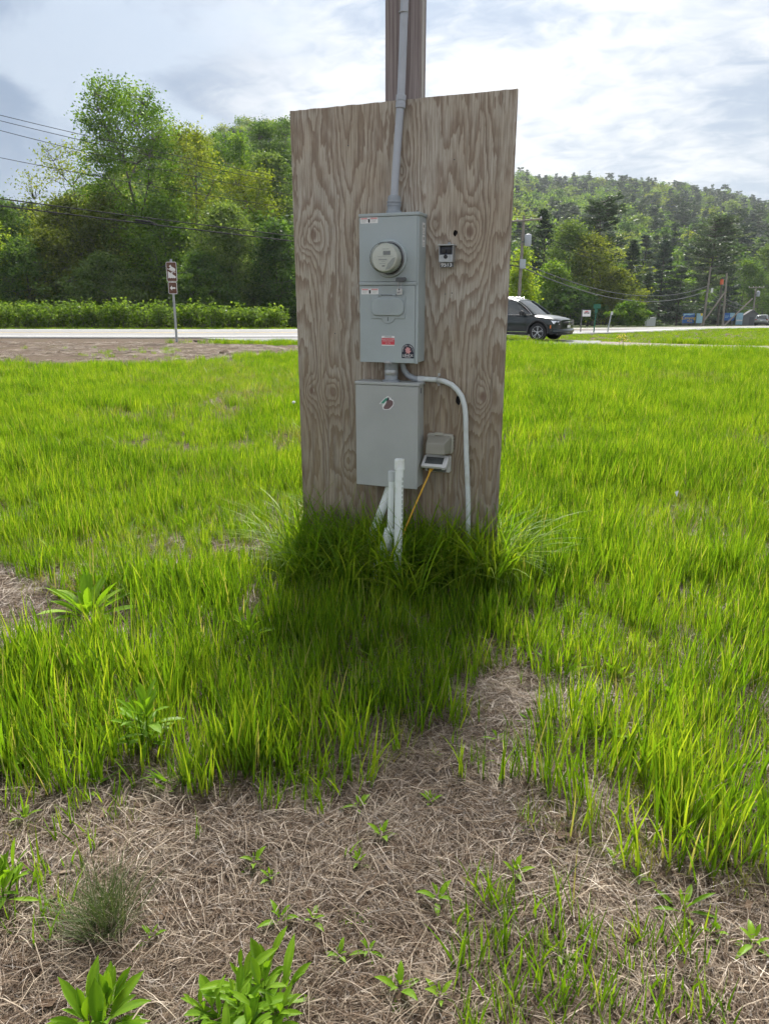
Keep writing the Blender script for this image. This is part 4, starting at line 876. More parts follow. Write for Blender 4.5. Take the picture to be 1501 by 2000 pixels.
def wires():
    def catenary(a, b, sag, n=24): return [a.lerp(b, k / n) + Vector((0, 0, -4 * sag * (k / n) * (1 - k / n))) for k in range(n + 1)]
    def wire(label, a, b, sag, r, mat='wire'):
        t = thing('overhead_wire', label, 'wire', a, 0, 'overhead wires'); part('wire', MB().tube([p - a for p in catenary(a, b, sag)], r, 5), MAT[mat], t, smooth=True); return t
    b1, v1 = POLES['p1']; top1 = b1 + v1
    # left span over the road: heights fitted to where each wire crosses the left edge of the photo and the edge of the sheet
    def fit(ya, yb, end):
        def tpos(px):
            a_ = (px - 750) / FPX                                     # X/D grows with height off the horizon, so solve on the span itself
            lo, hi = 0.0, 1.0
            for _ in range(40):
                m = (lo + hi) / 2; q = p0.lerp(b1, m)
                y_ = ya if px < 100 else yb
                (lo, hi) = (m, hi) if q.x < at(px, y_, q.y).x else (lo, m)
            return (lo + hi) / 2
        ta, tb = tpos(0), tpos(570); za = at(0, ya, p0.lerp(b1, ta).y).z; zb = at(570, yb, p0.lerp(b1, tb).y).z; ze = end
        A = np.array([[ta * ta, ta, 1], [tb * tb, tb, 1], [1, 1, 1]]); c = np.linalg.solve(A, np.array([za, zb, ze]))
        return c
    off = Vector((.8, -.6, 0))
    for lab, ya, yb, ez, k, r in (('topmost wire crossing the sky at the left', 228, 356, top1.z - .2, 1.4, .018), ('second thin wire from the top at the left', 237, 362, top1.z - .2, .55, .018), ('third thin wire from the top at the left', 252, 376, top1.z - .3, -1.4, .018),
                               ('lone middle wire between the upper and lower cables at the left', 308, 407, v1.z * .86 + b1.z, 0, .018), ('upper of the two thick black cables at the left', 388, 461, v1.z * .60 + b1.z, 0, .036), ('lower of the two thick black cables at the left', 402, 471, v1.z * .56 + b1.z, 0, .042)):
        c = fit(ya, yb, ez); P = []
        for i in range(41):
            s = i / 40; q = p0.lerp(b1 + Vector((v1.x * .8, 0, 0)), s); P.append(Vector((q.x, q.y, c[0] * s * s + c[1] * s + c[2])) + off * k * s)
        t = thing('overhead_wire', lab, 'wire', P[0], 0, 'overhead wires'); part('wire', MB().tube([p - P[0] for p in P], r, 5), MAT['wire'], t, smooth=True)
        if ya == 402:
            q = P[16]; m = at(275, 431, q.y); i = min(range(41), key=lambda i: (P[i] - m).length)
            part('splice_case', MB().tube([P[i] + Vector((-.7, -.3, .20)) - P[0], P[i] + Vector((.1, .1, .14)) - P[0], P[i] + Vector((.5, .3, -.02)) - P[0]], [.08, .07, .05], 8), MAT['wire'], t, smooth=True)
    # right span
    b2, v2 = POLES['p2']; b3, v3 = POLES['p3']; b5, v5 = POLES['p5']; b6, v6 = POLES['p6']
    for lab, f1, f2, sg, k, r in (('top wire between the two nearest poles at the right', .97, .995, 1.3, 1.2, .022), ('second wire between the two nearest poles at the right', .97, .99, 1.6, -1.2, .022), ('middle wire between the two nearest poles at the right', .86, .87, 1.2, 0, .02),
                                  ('upper cable of the thick pair running right from the transformer pole', .60, .68, 1.9, 0, .035), ('lower cable of the thick pair running right from the transformer pole', .56, .60, 2.0, 0, .045)):
        wire(lab, b1 + v1 * f1 + off * k, b2 + v2 * f2, sg, r, 'wire_bright' if r > .03 else 'wire')
    wire('short top wire between the braced pole and its left neighbour', b2 + v2 * .99, b3 + v3 * .99, .05, .025, 'wire_bright')
    for lab, f2, f5, sg in (('upper sagging cable above the blue billboards', .66, .46, .6), ('lower sagging cable above the blue billboards', .60, .42, .8)): wire(lab, b2 + v2 * f2, b5 + v5 * f5, sg, .05, 'wire_bright')
    wire('last sagging cable at the right edge', b5 + v5 * .44, b6 + v6 * .3, .8, .05, 'wire_bright')
wires()

def build_billboards():
    def board(label, x0, x1, y0, y1, D, mat, extra):
        a = at(x0, y1, D); b = at(x1, y0, D); g = ztf(a.x, D); t = thing('billboard', label, 'billboard', (a.x, D, g)); w = b.x - a.x; z0, z1 = a.z - g, b.z - g
        for x in (w * .12, w * .88): part('leg', MB().box(x - .1, x + .1, 0, .2, -.3, z1), MAT['sign_post'], t)
        p = part('panel', MB().box(0, w, -.08, -.005, z0, z1), MAT[mat], t); extra(t, p, w, z0, z1); return t
    def e1(t, p, w, z0, z1):
        h = z1 - z0; part('pale_band', MB().prism([(w * .05, z0 + h * .72), (w * .3, z0 + h * .86), (w * .6, z0 + h * .80), (w * .95, z0 + h * .92), (w * .95, z0 + h * .98), (w * .05, z0 + h * .95)], -.10, -.085), MAT['sign_sky'], p)
        text('lettering', 'Camping', h * .42, MAT['sign_yellow'], p, (w * .5, -.10, z0 + h * .52), ext=.01); text('lettering', 'Park', h * .30, MAT['sign_yellow'], p, (w * .62, -.10, z0 + h * .2), ext=.01)
    board('blue campground billboard with yellow lettering, farthest left of the group', 1330, 1355, 612, 631, 106, 'sign_blue', e1)
    board('narrow pale blue billboard with a small orange square in its corner', 1357, 1371, 612, 631, 105.5, 'sign_sky', lambda t, p, w, z0, z1: part('orange_square', MB().box(w * .6, w * .95, -.10, -.085, z0 + (z1 - z0) * .75, z1), MAT['sign_yellow'], p))
    def e3(t, p, w, z0, z1):
        h = z1 - z0; q = part('pale_panel', MB().box(w * .56, w, -.10, -.085, z0 + h * .45, z1), MAT['sign_sky'], p); part('text_line', MB().box(w * .08, w * .45, -.10, -.085, z0 + h * .55, z0 + h * .62), MAT['sign_sky'], p); part('text_line', MB().box(w * .08, w * .38, -.10, -.085, z0 + h * .38, z0 + h * .44), MAT['sign_sky'], p)
    board('bright blue billboard with a pale panel, behind the slanting brace', 1411, 1433, 611, 626, 114, 'sign_blue', e3)
    def e4(t, p, w, z0, z1):
        h = z1 - z0; part('oval_mark', MB().prism([(w * (.5 + .3 * math.cos(a)), z0 + h * (.68 + .16 * math.sin(a))) for a in [k * PI / 10 for k in range(20)]], -.10, -.085), MAT['sign_sky'], p); part('white_band', MB().box(w * .05, w * .95, -.10, -.085, z0 + h * .30, z0 + h * .42), MAT['sign_white'], p)
    board('tall pale billboard with an oval mark beside the grey shed', 1434, 1450, 611, 634, 115, 'sign_sky', e4)
    p = at(1464, 637, 124); t = thing('roadside_shed', 'grey gabled shed beside the distant SUV', 'shed', (p.x, p.y, ztf(p.x, p.y)), R(-20)); t.scale = (.72, .72, .72)
    part('wall', MB().prism([(-1.9, 0), (1.9, 0), (1.9, 2.0), (0, 3.3), (-1.9, 2.0)], 0, 5), MAT['shed_grey'], t)
    part('roof', MB().prism([(-2.2, 1.85), (0, 3.38), (0, 3.55), (-2.3, 1.95)], -.3, 5.3), MAT['shed_roof'], t); part('roof', MB().prism([(2.2, 1.85), (0, 3.385), (0, 3.555), (2.3, 1.95)], -.3, 5.3), MAT['shed_roof'], t)
    part('door', MB().box(-.5, .5, -.05, -.005, .05, 1.9), MAT['shed_roof'], t)
    p = at(1269, 641, 92); t = thing('utility_cabinet', 'small pale box at the dark foot of the pines', 'cabinet', (p.x, p.y, ztf(p.x, p.y)))
    part('cabinet_body', MB().box(-.55, .55, 0, .8, 0, .95), MAT['pale_wall'], t, bevel=.03); part('cabinet_lid', MB().box(-.6, .6, -.05, .85, .952, 1.03), MAT['pale_wall'], t, bevel=.02)
build_billboards()

# ================================================================== TREES
def leaf_quads(Cn, size, rng, aspect=.55, up=.35, tone=None):
    """one pointed four-sided leaf per centre, turned at random"""
    n = len(Cn); d = rng.normal(size=(n, 3)); d[:, 2] = d[:, 2] * .7 - .1; d /= np.linalg.norm(d, axis=1)[:, None] + 1e-9
    nr = rng.normal(size=(n, 3)) + np.array([0, 0, up * 2]); w = np.cross(d, nr); w /= np.linalg.norm(w, axis=1)[:, None] + 1e-9
    L = (size * rng.uniform(.6, 1.35, n))[:, None]; W = L * aspect
    V = np.stack([Cn - d * L * .5, Cn + w * W * .5, Cn + d * L * .5, Cn - w * W * .5], 1).reshape(-1, 3)
    return V, np.arange(n * 4).reshape(-1, 4), np.repeat(tone if tone is not None else rng.uniform(0, 1, n), 4)
def tubes_np(segs):
    m = MB()
    for path, rs, n in segs: m.tube(path, rs, n, caps=False)
    return m
def decid_data(rng, H, Rr, cb=.15, ncl=110, per=60, lsize=.22, profile='round', clr=.75):
    """returns branch tubes and leaf arrays for a broad-leaved tree, base at the origin"""
    th = np.linspace(0, .82 * H, 7); wob = np.cumsum(rng.normal(0, .012 * H, (7, 2)), 0) * np.linspace(0, 1, 7)[:, None]
    trunk = [Vector((wob[i, 0], wob[i, 1], th[i])) for i in range(7)]; r0 = .012 * H + .03
    segs = [(trunk, [r0 * (1 - .85 * i / 6) for i in range(7)], 7)]
    ph = rng.uniform(0, 6.28, 4)
    def env(t, a):
        base = {'round': math.sin(PI * min(1, max(0, .12 + .86 * t)) ** .85) ** .7, 'vase': (.35 + .75 * t) * (1 - max(0, t - .75) * 2.6), 'broad': (.62 + 1.1 * t if t < .35 else 1.0 - .80 * (t - .35) ** 1.1 * 1.25), 'tall': (1 - .55 * t) * min(1, t * 4 + .5) * (1 if t < .85 else max(.25, (1 - t) / .15))}[profile]
        return Rr * max(.12, base) * (1 + .20 * math.sin(2 * a + ph[0] + 3 * t) + .16 * math.sin(3 * a + ph[1] - 5 * t) + .10 * math.sin(7 * t + ph[2]))
    limbs = []; nl = 9
    for k in range(nl):
        t = .1 + .85 * (k + rng.uniform(0, .6)) / nl; a = k * 2.4 + rng.uniform(-.4, .4); z1 = H * (cb + (1 - cb) * min(.97, t + .12)); rr = env(t, a) * .72
        z0 = max(.1 * H, z1 - rr * rng.uniform(.7, 1.2) - .06 * H); i = min(5, int(z0 / (.82 * H) * 6)); f = min(1, z0 / (.82 * H) * 6 - i); p0 = trunk[i].lerp(trunk[i + 1], f)
        p2 = Vector((math.cos(a) * rr, math.sin(a) * rr, z1)); pm = p0.lerp(p2, .5) + Vector((math.cos(a), math.sin(a), -.4)) * rr * .10
        P = [p0, p0.lerp(pm, .55) + Vector(rng.normal(0, .03 * rr, 3)), pm, pm.lerp(p2, .5) + Vector(rng.normal(0, .04 * rr, 3)), p2]
        ra = r0 * (.5 - .3 * t); segs.append((P, [ra, ra * .85, ra * .65, ra * .42, ra * .16], 5)); limbs += P[1:]
    limbs += trunk[3:]; LA = np.array([tuple(p) for p in limbs]); Cs = []; T = []
    for k in range(ncl):
        t = rng.uniform(0, 1) ** .85; a = rng.uniform(0, 6.28); rr = env(t, a) * (.30 + .70 * rng.uniform(0, 1) ** .55)
        c = np.array([math.cos(a) * rr, math.sin(a) * rr, H * (cb + (1 - cb) * t)]); c[2] = min(c[2], H)
        dd = LA - c; dist = np.linalg.norm(dd, axis=1) + np.maximum(0, dd[:, 2]) * 1.5; q = Vector(LA[np.argmin(dist)]); c_ = Vector(c)
        segs.append(([q, q.lerp(c_, .5) + Vector((0, 0, .04 * (c_ - q).length)), c_], [.028, .018, .008], 3))
        m = int(per * rng.uniform(.5, 1.4)); P = c + rng.normal(0, 1, (m, 3)) * np.array([clr, clr, clr * .62]) * rng.uniform(.6, 1.15)
        along = np.array([tuple(q.lerp(c_, u)) for u in rng.uniform(.45, 1, m // 4)]).reshape(-1, 3) + rng.normal(0, .22, (m // 4, 3))
        P = np.concatenate([P, along]); Cs.append(P); T.append(np.clip(rng.normal(.5, .24) + rng.normal(0, .13, len(P)), 0, 1))
    Cs = np.concatenate(Cs); Cs = Cs[Cs[:, 2] > .15]; T = np.concatenate(T)[:len(Cs)]
    return segs, leaf_quads(Cs, lsize, rng, tone=T)
def pine_data(rng, H, Rr, cb=.18, step=.75, profile='cone', nper=6, flat=1.0, dens=1.0, lsize=.34):
    trunk = [Vector((rng.normal(0, .02 * H) * (i > 0) * .3, rng.normal(0, .02 * H) * (i > 0) * .3, H * .98 * i / 6)) for i in range(7)]; r0 = .013 * H + .05
    segs = [(trunk, [r0 * (1 - .9 * i / 6) for i in range(7)], 7)]; Cs = []; Ds = []; T = []
    z = H * cb
    while z < H * .985:
        t = (z / H - cb) / (1 - cb)
        base = {'cone': (1 - t) ** .8 * .95 + .05, 'white': (.55 + .75 * t if t < .5 else 1.0 - .62 * (t - .5) ** 1.2 * 1.7), 'spruce': (1 - t) ** .95 + .03}[profile]
        for k in range(nper):
            if rng.uniform() < .12: continue
            a = rng.uniform(0, 6.28); l = Rr * max(.08, base) * rng.uniform(.55, 1.12); dr = rng.uniform(.05, .30) * (1.0 if profile != 'spruce' else -.6) * flat
            i = min(5, int(z / (H * .98) * 6)); o = trunk[i].lerp(trunk[i + 1], min(1, z / (H * .98) * 6 - i)); dirv = Vector((math.cos(a), math.sin(a), 0))
            P = [o, o + dirv * l * .5 + Vector((0, 0, dr * l * .35)), o + dirv * l + Vector((0, 0, dr * l))]
            segs.append((P, [.05 + .012 * l, .03 + .006 * l, .012], 3)); tb = np.clip(rng.normal(.5, .16), 0, 1); nt_ = int((5 + l * 3.4) * dens)
            for u in rng.uniform(.25, 1.0, nt_):
                q = P[0].lerp(P[1], u * 2) if u < .5 else P[1].lerp(P[2], u * 2 - 1); side = rng.normal(0, .20 * l * (1.15 - u) + .1)
                q = q + Vector((-dirv.y, dirv.x, 0)) * side + Vector((0, 0, abs(rng.normal(0, .10)))); m = 6
                Cs.append(np.array(q) + rng.normal(0, .13, (m, 3)) * np.array([1.2, 1.2, .6])); dd = np.array(dirv)[None] * .7 + rng.normal(0, .55, (m, 3)); dd[:, 2] = np.abs(dd[:, 2]) * .6 * (1 if profile != 'spruce' else .2) + .05
                Ds.append(dd); T.append(np.clip(tb + rng.normal(0, .16, m), 0, 1))
        z += step * rng.uniform(.7, 1.3) * (1 if t < .8 else .7)
    Cs = np.concatenate(Cs); D = np.concatenate(Ds); D /= np.linalg.norm(D, axis=1)[:, None]; T = np.concatenate(T); n = len(Cs)
    w = np.cross(D, rng.normal(size=(n, 3))); w /= np.linalg.norm(w, axis=1)[:, None] + 1e-9; L = (lsize * rng.uniform(.6, 1.3, n))[:, None]
    V = np.stack([Cs - D * L * .4, Cs + w * L * .16, Cs + D * L * .6, Cs - w * L * .16], 1).reshape(-1, 3)
    return segs, (V, np.arange(n * 4).reshape(-1, 4), np.repeat(T, 4))
def plant_tree(name, label, x, y, data, leafm, barkm, group, cat='tree'):
    z = ztf(x, y); segs, (V, F, T) = data; t = thing(name, label, cat, (x, y, z), 0, group)
    part('trunk', mesh_of('trunk', tubes_np(segs), MAT[barkm], True, False), None, t, smooth=False)
    part('crown', np_mesh('crown', V, F, MAT[leafm], {'tone': T}), None, t)
    return t
def measured(px, top, w, D):
    g = at(px, 640, D); tp = at(px, top, D); return g.x, D, tp.z - ztf(g.x, D), (at(px + w / 2, top, D).x - tp.x)

LEFT = [  # px, top, width, distance, crown base, clusters, leaves per cluster, colour, profile, label
    (25, 392, 170, 66, .10, 120, 75, 'dark', 'round', 'dark green rounded tree at the far left, behind the thick cables'),
    (2, 425, 50, 56, .12, 40, 60, 'bright', 'tall', 'sunlit yellow-green young tree cut by the left edge'),
    (168, 282, 200, 68, .16, 120, 26, 'yellow', 'vase', 'sparse yellow-green tree with bare twigs, left of the tallest tree'),
    (288, 172, 280, 64, .22, 250, 66, 'fresh', 'broad', 'tallest fresh green tree, standing high above the left wood'),
    (392, 250, 180, 67, .10, 150, 52, 'yellow', 'broad', 'yellow-green tree just right of the tallest tree'),
    (466, 262, 170, 85, .08, 150, 60, 'fresh', 'broad', 'green tree under the white cloud, behind the yellow-green tree'),
    (548, 236, 170, 91, .08, 150, 72, 'dark', 'broad', 'tall dark tree touching the top left edge of the plywood sheet'),
    (540, 300, 110, 77, .10, 120, 85, 'grey', 'round', 'dense grey-green tree close to the left edge of the plywood sheet'),
    (497, 332, 180, 70, .08, 140, 55, 'yellow', 'broad', 'golden-topped tree below the wires near the plywood sheet'),
    (150, 395, 150, 61, .10, 120, 60, 'olive', 'round', 'olive tree beneath the sparse yellow-green tree'),
    (235, 385, 160, 62, .10, 120, 58, 'olive', 'round', 'olive-yellow tree below the tallest tree'),
    (335, 395, 150, 61, .10, 120, 62, 'fresh', 'round', 'mid green tree directly behind the brown sign'),
    (455, 408, 150, 58, .06, 130, 85, 'grey', 'round', 'rounded grey-green willow-like tree right of the brown sign'),
    (60, 470, 150, 57, .05, 110, 70, 'dark', 'round', 'low dark tree behind the left end of the shrub row'),
    (545, 440, 110, 58, .05, 110, 70, 'dark', 'round', 'low dark tree at the right end of the shrub row'),
    (400, 500, 150, 56, .05, 110, 75, 'dark', 'round', 'shadowy low tree behind the middle of the shrub row'),
    (120, 455, 120, 58, .06, 100, 60, 'olive', 'round', 'low olive-brown tree above the left part of the shrub row'),
    (215, 500, 140, 56, .05, 110, 70, 'grey', 'round', 'low bushy grey-green tree left of the brown sign'),
]
for i, (px, top, w, D, cb, ncl, per, colr, prof, lab) in enumerate(LEFT):
    x, y, H, Rr = measured(px, top, w, D); rng = np.random.default_rng(100 + i)
    plant_tree('broadleaf_tree', lab, x, y, decid_data(rng, H, Rr, cb, int(ncl * 1.9), int(per * .95), (.22 if D < 76 else .27), prof, clr=.065 * H if H < 9 else .62), 'leaf_' + colr, 'bark', 'trees across the road on the left')
RIGHT_B = [
    (1098, 436, 110, 90, .12, 110, 60, 'grey', 'round', 'pale grey-green tree right of the transformer pole'),
    (1075, 515, 80, 84, .08, 90, 60, 'fresh', 'round', 'green tree above the roof of the dark green SUV'),
    (1145, 462, 110, 88, .10, 110, 62, 'olive', 'round', 'olive green tree behind the white yard sign'),
    (1012, 490, 50, 66, .08, 50, 60, 'bright', 'tall', 'bright yellow-green sapling beside the transformer pole'),
    (1195, 530, 100, 86, .06, 100, 62, 'olive', 'round', 'low olive tree right of the pale marker post'),
    (1225, 592, 80, 80, .03, 70, 70, 'fresh', 'round', 'low bright bush at the roadside right of the marker post'),
    (1110, 560, 120, 82, .04, 100, 65, 'dark', 'round', 'low dark tree behind the bonnet of the dark green SUV'),
    (1482, 480, 90, 150, .10, 110, 62, 'grey', 'round', 'soft pale green tree at the right edge above the shed'),
    (1440, 512, 110, 142, .08, 110, 70, 'dark', 'round', 'dark green tree behind the braced utility poles'),
    (1492, 560, 60, 160, .05, 80, 70, 'dark', 'round', 'dark tree behind the distant SUV at the right edge'),
]
for i, (px, top, w, D, cb, ncl, per, colr, prof, lab) in enumerate(RIGHT_B):
    x, y, H, Rr = measured(px, top, w, D); rng = np.random.default_rng(200 + i)
    plant_tree('broadleaf_tree', lab, x, y, decid_data(rng, H, Rr, cb, int(ncl * 1.5), int(per * .9), .27 if D < 100 else .34, prof, clr=.07 * H if H < 9 else .66), 'leaf_' + colr, 'bark', 'trees across the road on the right')
RIGHT_P = [  # px, top, width, D, crown base, profile, material, label
    (1155, 388, 120, 108, .22, 'white', 'needle', 'broad dark pine with layered boughs above the olive tree'),
    (1052, 408, 100, 98, .30, 'cone', 'needle', 'tall pine with a bare dark trunk right of the transformer pole'),
    (1372, 424, 150, 128, .34, 'white', 'needle', 'big flat-topped pine towering over the far utility poles'),
    (1282, 468, 100, 118, .10, 'cone', 'needle_blue', 'blue-green conifer left of the flat-topped pine'),
    (1318, 520, 110, 116, .06, 'cone', 'needle', 'lower feathery pine in front of the flat-topped pine'),
    (1256, 535, 90, 100, .05, 'spruce', 'needle', 'dark conifer at the roadside above the pale box'),
    (1222, 470, 90, 112, .15, 'cone', 'needle', 'dusky pine between the olive trees and the blue-green conifer'),
    (1412, 520, 90, 134, .08, 'cone', 'needle_blue', 'shadowy conifer behind the orange-topped pole'),
    (1345, 560, 100, 124, .04, 'spruce', 'needle', 'dark low spruce behind the campground billboard'),
]
for i, (px, top, w, D, cb, prof, lm, lab) in enumerate(RIGHT_P):
    x, y, H, Rr = measured(px, top, w, D); rng = np.random.default_rng(300 + i)
    plant_tree('pine_tree', lab, x, y, pine_data(rng, H, Rr, cb, .62, prof, 6, dens=1.15, lsize=.46), lm, 'bark_pine', 'conifers across the road on the right')

# ------------------------------------------------------------------ instanced masses
def instancer(name, pts, rot, scl, idx, coll):
    me = bpy.data.meshes.new(name); me.vertices.add(len(pts)); me.vertices.foreach_set('co', np.asarray(pts, np.float32).ravel())
    a = me.attributes.new('rot', 'FLOAT_VECTOR', 'POINT'); a.data.foreach_set('vector', np.asarray(rot, np.float32).ravel())
    a = me.attributes.new('scl', 'FLOAT_VECTOR', 'POINT'); a.data.foreach_set('vector', np.asarray(scl, np.float32).ravel())
    a = me.attributes.new('idx', 'INT', 'POINT'); a.data.foreach_set('value', np.asarray(idx, np.int32))
    o = bpy.data.objects.new(name, me); C.objects.link(o); o['kind'] = 'stuff'
    ng = bpy.data.node_groups.new(name, 'GeometryNodeTree'); ng.interface.new_socket('Geometry', in_out='INPUT', socket_type='NodeSocketGeometry'); ng.interface.new_socket('Geometry', in_out='OUTPUT', socket_type='NodeSocketGeometry')
    n = ng.nodes; L = ng.links; gi = n.new('NodeGroupInput'); go = n.new('NodeGroupOutput'); ci = n.new('GeometryNodeCollectionInfo'); ci.inputs[0].default_value = coll; ci.inputs[1].default_value = True; ci.inputs[2].default_value = True
    def attr(nm, ty): q = n.new('GeometryNodeInputNamedAttribute'); q.data_type = ty; q.inputs[0].default_value = nm; return q.outputs[0]
    ip = n.new('GeometryNodeInstanceOnPoints'); L.new(gi.outputs[0], ip.inputs['Points']); L.new(ci.outputs[0], ip.inputs['Instance']); ip.inputs['Pick Instance'].default_value = True
    L.new(attr('idx', 'INT'), ip.inputs['Instance Index']); er = n.new('FunctionNodeEulerToRotation'); L.new(attr('rot', 'FLOAT_VECTOR'), er.inputs[0]); L.new(er.outputs[0], ip.inputs['Rotation']); L.new(attr('scl', 'FLOAT_VECTOR'), ip.inputs['Scale'])
    L.new(ip.outputs[0], go.inputs[0]); m = o.modifiers.new('scatter', 'NODES'); m.node_group = ng; return o
def protos(name, meshes):
    c = bpy.data.collections.new(name)
    for i, me in enumerate(meshes): c.objects.link(bpy.data.objects.new('%s_%02d' % (name, i), me))
    return c

def build_forest():
    rng = np.random.default_rng(7); ms = []
    def joined(nm, data, lm, bm):
        segs, (V, F, T) = data; tb = tubes_np(segs); tv = np.array(tb.v); tf = np.array(tb.f); n0 = len(tv)
        me = np_mesh(nm, np.concatenate([tv, V]), np.concatenate([tf, F + n0]), MAT[bm], {'tone': np.concatenate([np.full(n0, .5), T])}); me.materials.append(MAT[lm])
        mi = np.zeros(len(tf) + len(F), np.int32); mi[len(tf):] = 1; me.polygons.foreach_set('material_index', mi); return me
    for k, cl in enumerate(('fresh', 'yellow', 'grey', 'dark', 'olive', 'fresh')): ms.append(joined('forest_broadleaf', decid_data(np.random.default_rng(40 + k), 12, 4.2 + .3 * k, .15, 60, 34, .62, 'round', 1.0), 'leaf_' + cl, 'bark'))
    for k, (pf, lm) in enumerate((('cone', 'needle'), ('spruce', 'needle_blue'), ('white', 'needle'), ('cone', 'needle_blue'))): ms.append(joined('forest_conifer', pine_data(np.random.default_rng(60 + k), 14, 3.2, .14, 1.0, pf, 5, dens=.8, lsize=.75), lm, 'bark_pine'))
    coll = protos('forest', ms); P = []; I = []; SC = []
    def add(a, D, sc, conif):
        z = hill_z(a, D); x = a * D; n = len(a); u = rng.uniform(size=n)
        P.append(np.stack([x, D, z - .3], -1)); I.append(np.where(u < conif, rng.integers(6, 10, n), np.array([0, 1, 2, 2, 3, 3, 5, 0])[rng.integers(0, 8, n)])); SC.append(sc * rng.uniform(.7, 1.25, n))
    n = 3600; a = rng.uniform(.02, .85, n); d0 = np.interp(a, [-1.0, -.2, .05, .2, 1.2], [78, 84, 110, 175, 190]); t = rng.uniform(0, 1.08, n) ** .9; D = d0 + t * (ridge_d(a) - d0)
    cf = np.clip(.46 + 1.3 * (a - .16) + .25 * np.sin(a * 31) * np.sin(t * 9), .1, .8); add(a, D, 1.2, cf)
    n = 2600; a = rng.uniform(-.95, .06, n); d0 = np.interp(a, [-1.0, -.2, .05, .2, 1.2], [78, 84, 110, 175, 190]); t = rng.uniform(0, 1.08, n); D = d0 + t * (ridge_d(a) - d0); add(a, D, .85, np.full(n, .18))
    # a belt behind the roadside trees so that no bare slope shows between the trunks
    n = 420; a = rng.uniform(-.9, .13, n); D = rng.uniform(64, 100, n) + np.clip(a, 0, 1) * 150; add(a, D, .62, np.full(n, .12))
    n = 420; a = rng.uniform(.15, .75, n); D = rng.uniform(140, 205, n); D = np.where(D * a > .6 * (D - 60) + 10, D + 30, D); add(a, D, .85, np.full(n, .45))
    P, I, SC = np.concatenate(P), np.concatenate(I), np.concatenate(SC)
    # keep the trees off the road
    rd = np.array([(8, 40), (20, 49.5), (36, 69), (62, 103), (102, 158), (190, 275), (300, 420)], float); keep = np.ones(len(P), bool)
    for q0, q1 in zip(rd[:-1], rd[1:]):
        v = q1 - q0; u = np.clip(((P[:, :2] - q0) @ v) / (v @ v), 0, 1); keep &= np.linalg.norm(P[:, :2] - q0 - u[:, None] * v, axis=1) > 16
    P, I, SC = P[keep], I[keep], SC[keep]; n = len(P)
    o = instancer('hillside_forest', P, np.stack([np.zeros(n), np.zeros(n), rng.uniform(0, 6.28, n)], -1), np.stack([SC * 1.12, SC * 1.12, SC * rng.uniform(.85, 1.1, n)], -1), I, coll)
    tag(o, 'mixed broadleaf and conifer wood covering the hills behind the road', 'forest', kind='stuff')
build_forest()

def build_shrub_row():
    rng = np.random.default_rng(21); Cs = []; T = []; segs = []
    x = -46.0
    while x < -6.2:
        y = rng.uniform(43.2, 45.6); h = rng.uniform(1.15, 1.62) * (1 if x < -9 else .82); z0 = ztf(x, y)
        k = 5
        for j in range(k):
            dx, dy = rng.normal(0, .16, 2); hh = h * rng.uniform(.75, 1.05); segs.append(([Vector((x, y, z0)), Vector((x + dx, y + dy, z0 + hh * .6)), Vector((x + dx * 1.8, y + dy * 1.8, z0 + hh))], [.014, .011, .005], 3))
            m = 34; u = rng.uniform(.12, 1.05, m) ** .8; c = np.stack([x + dx * 1.8 * u, y + dy * 1.8 * u, z0 + hh * u], -1) + rng.normal(0, .14, (m, 3)); Cs.append(c); T.append(np.clip(rng.normal(.55, .2, m), 0, 1))
        x += rng.uniform(.10, .22)
    Cs = np.concatenate(Cs); T = np.concatenate(T); V, F, TT = leaf_quads(Cs, .17, rng, .75, .9, T)
    t = thing('shrub_row', 'long low row of leafy knee-to-chest-high shrubs along the far side of the road', 'shrubs', (0, 0, 0)); t['kind'] = 'stuff'
    part('stems', mesh_of('stems', tubes_np(segs), MAT['bark'], False, False), None, t); part('leaves', np_mesh('leaves', V, F, MAT['leaf_hedge'], {'tone': TT}), None, t)
build_shrub_row()

# ================================================================== GRASS, STRAW AND WEEDS
def inpoly(P, poly):
    x, y = P[:, 0], P[:, 1]; ins = np.zeros(len(P), bool); n = len(poly); j = n - 1
    for i in range(n):
        xi, yi = poly[i]; xj, yj = poly[j]
        c = ((yi > y) != (yj > y)) & (x < (xj - xi) * (y - yi) / (yj - yi + 1e-12) + xi); ins ^= c; j = i
    return ins
def vnoise(P, s, seed=0):
    r = np.random.default_rng(seed); G = r.uniform(0, 1, (64, 64)); q = P * s + 500.3; i = np.floor(q).astype(int); f = q - i; f = f * f * (3 - 2 * f); a = i % 64; b = (i + 1) % 64
    return (G[a[:, 0], a[:, 1]] * (1 - f[:, 0]) + G[b[:, 0], a[:, 1]] * f[:, 0]) * (1 - f[:, 1]) + (G[a[:, 0], b[:, 1]] * (1 - f[:, 0]) + G[b[:, 0], b[:, 1]] * f[:, 0]) * f[:, 1]
def pp(*px): return [gnd(*p) for p in px]
BARE = pp((-400, 1590), (0, 1570), (120, 1540), (300, 1545), (430, 1560), (560, 1545), (690, 1500), (770, 1490), (880, 1430), (915, 1330), (960, 1290), (1060, 1290), (1085, 1320), (1040, 1400), (1025, 1500), (1045, 1600), (1110, 1690), (1240, 1730), (1501, 1745), (1900, 1760), (2200, 2600), (-700, 2600))
BARE_L = pp((-300, 1130), (0, 1095), (60, 1105), (110, 1180), (120, 1250), (60, 1300), (-300, 1330)); DOCK = gnd(172, 1205)
DIRT = pp((-2500, 668), (0, 667), (345, 670), (590, 676), (620, 690), (560, 694), (430, 702), (300, 711), (150, 714), (0, 713), (-2500, 720))
SLIVER = pp((-300, 768), (0, 770), (80, 774), (95, 782), (0, 788), (-300, 790))
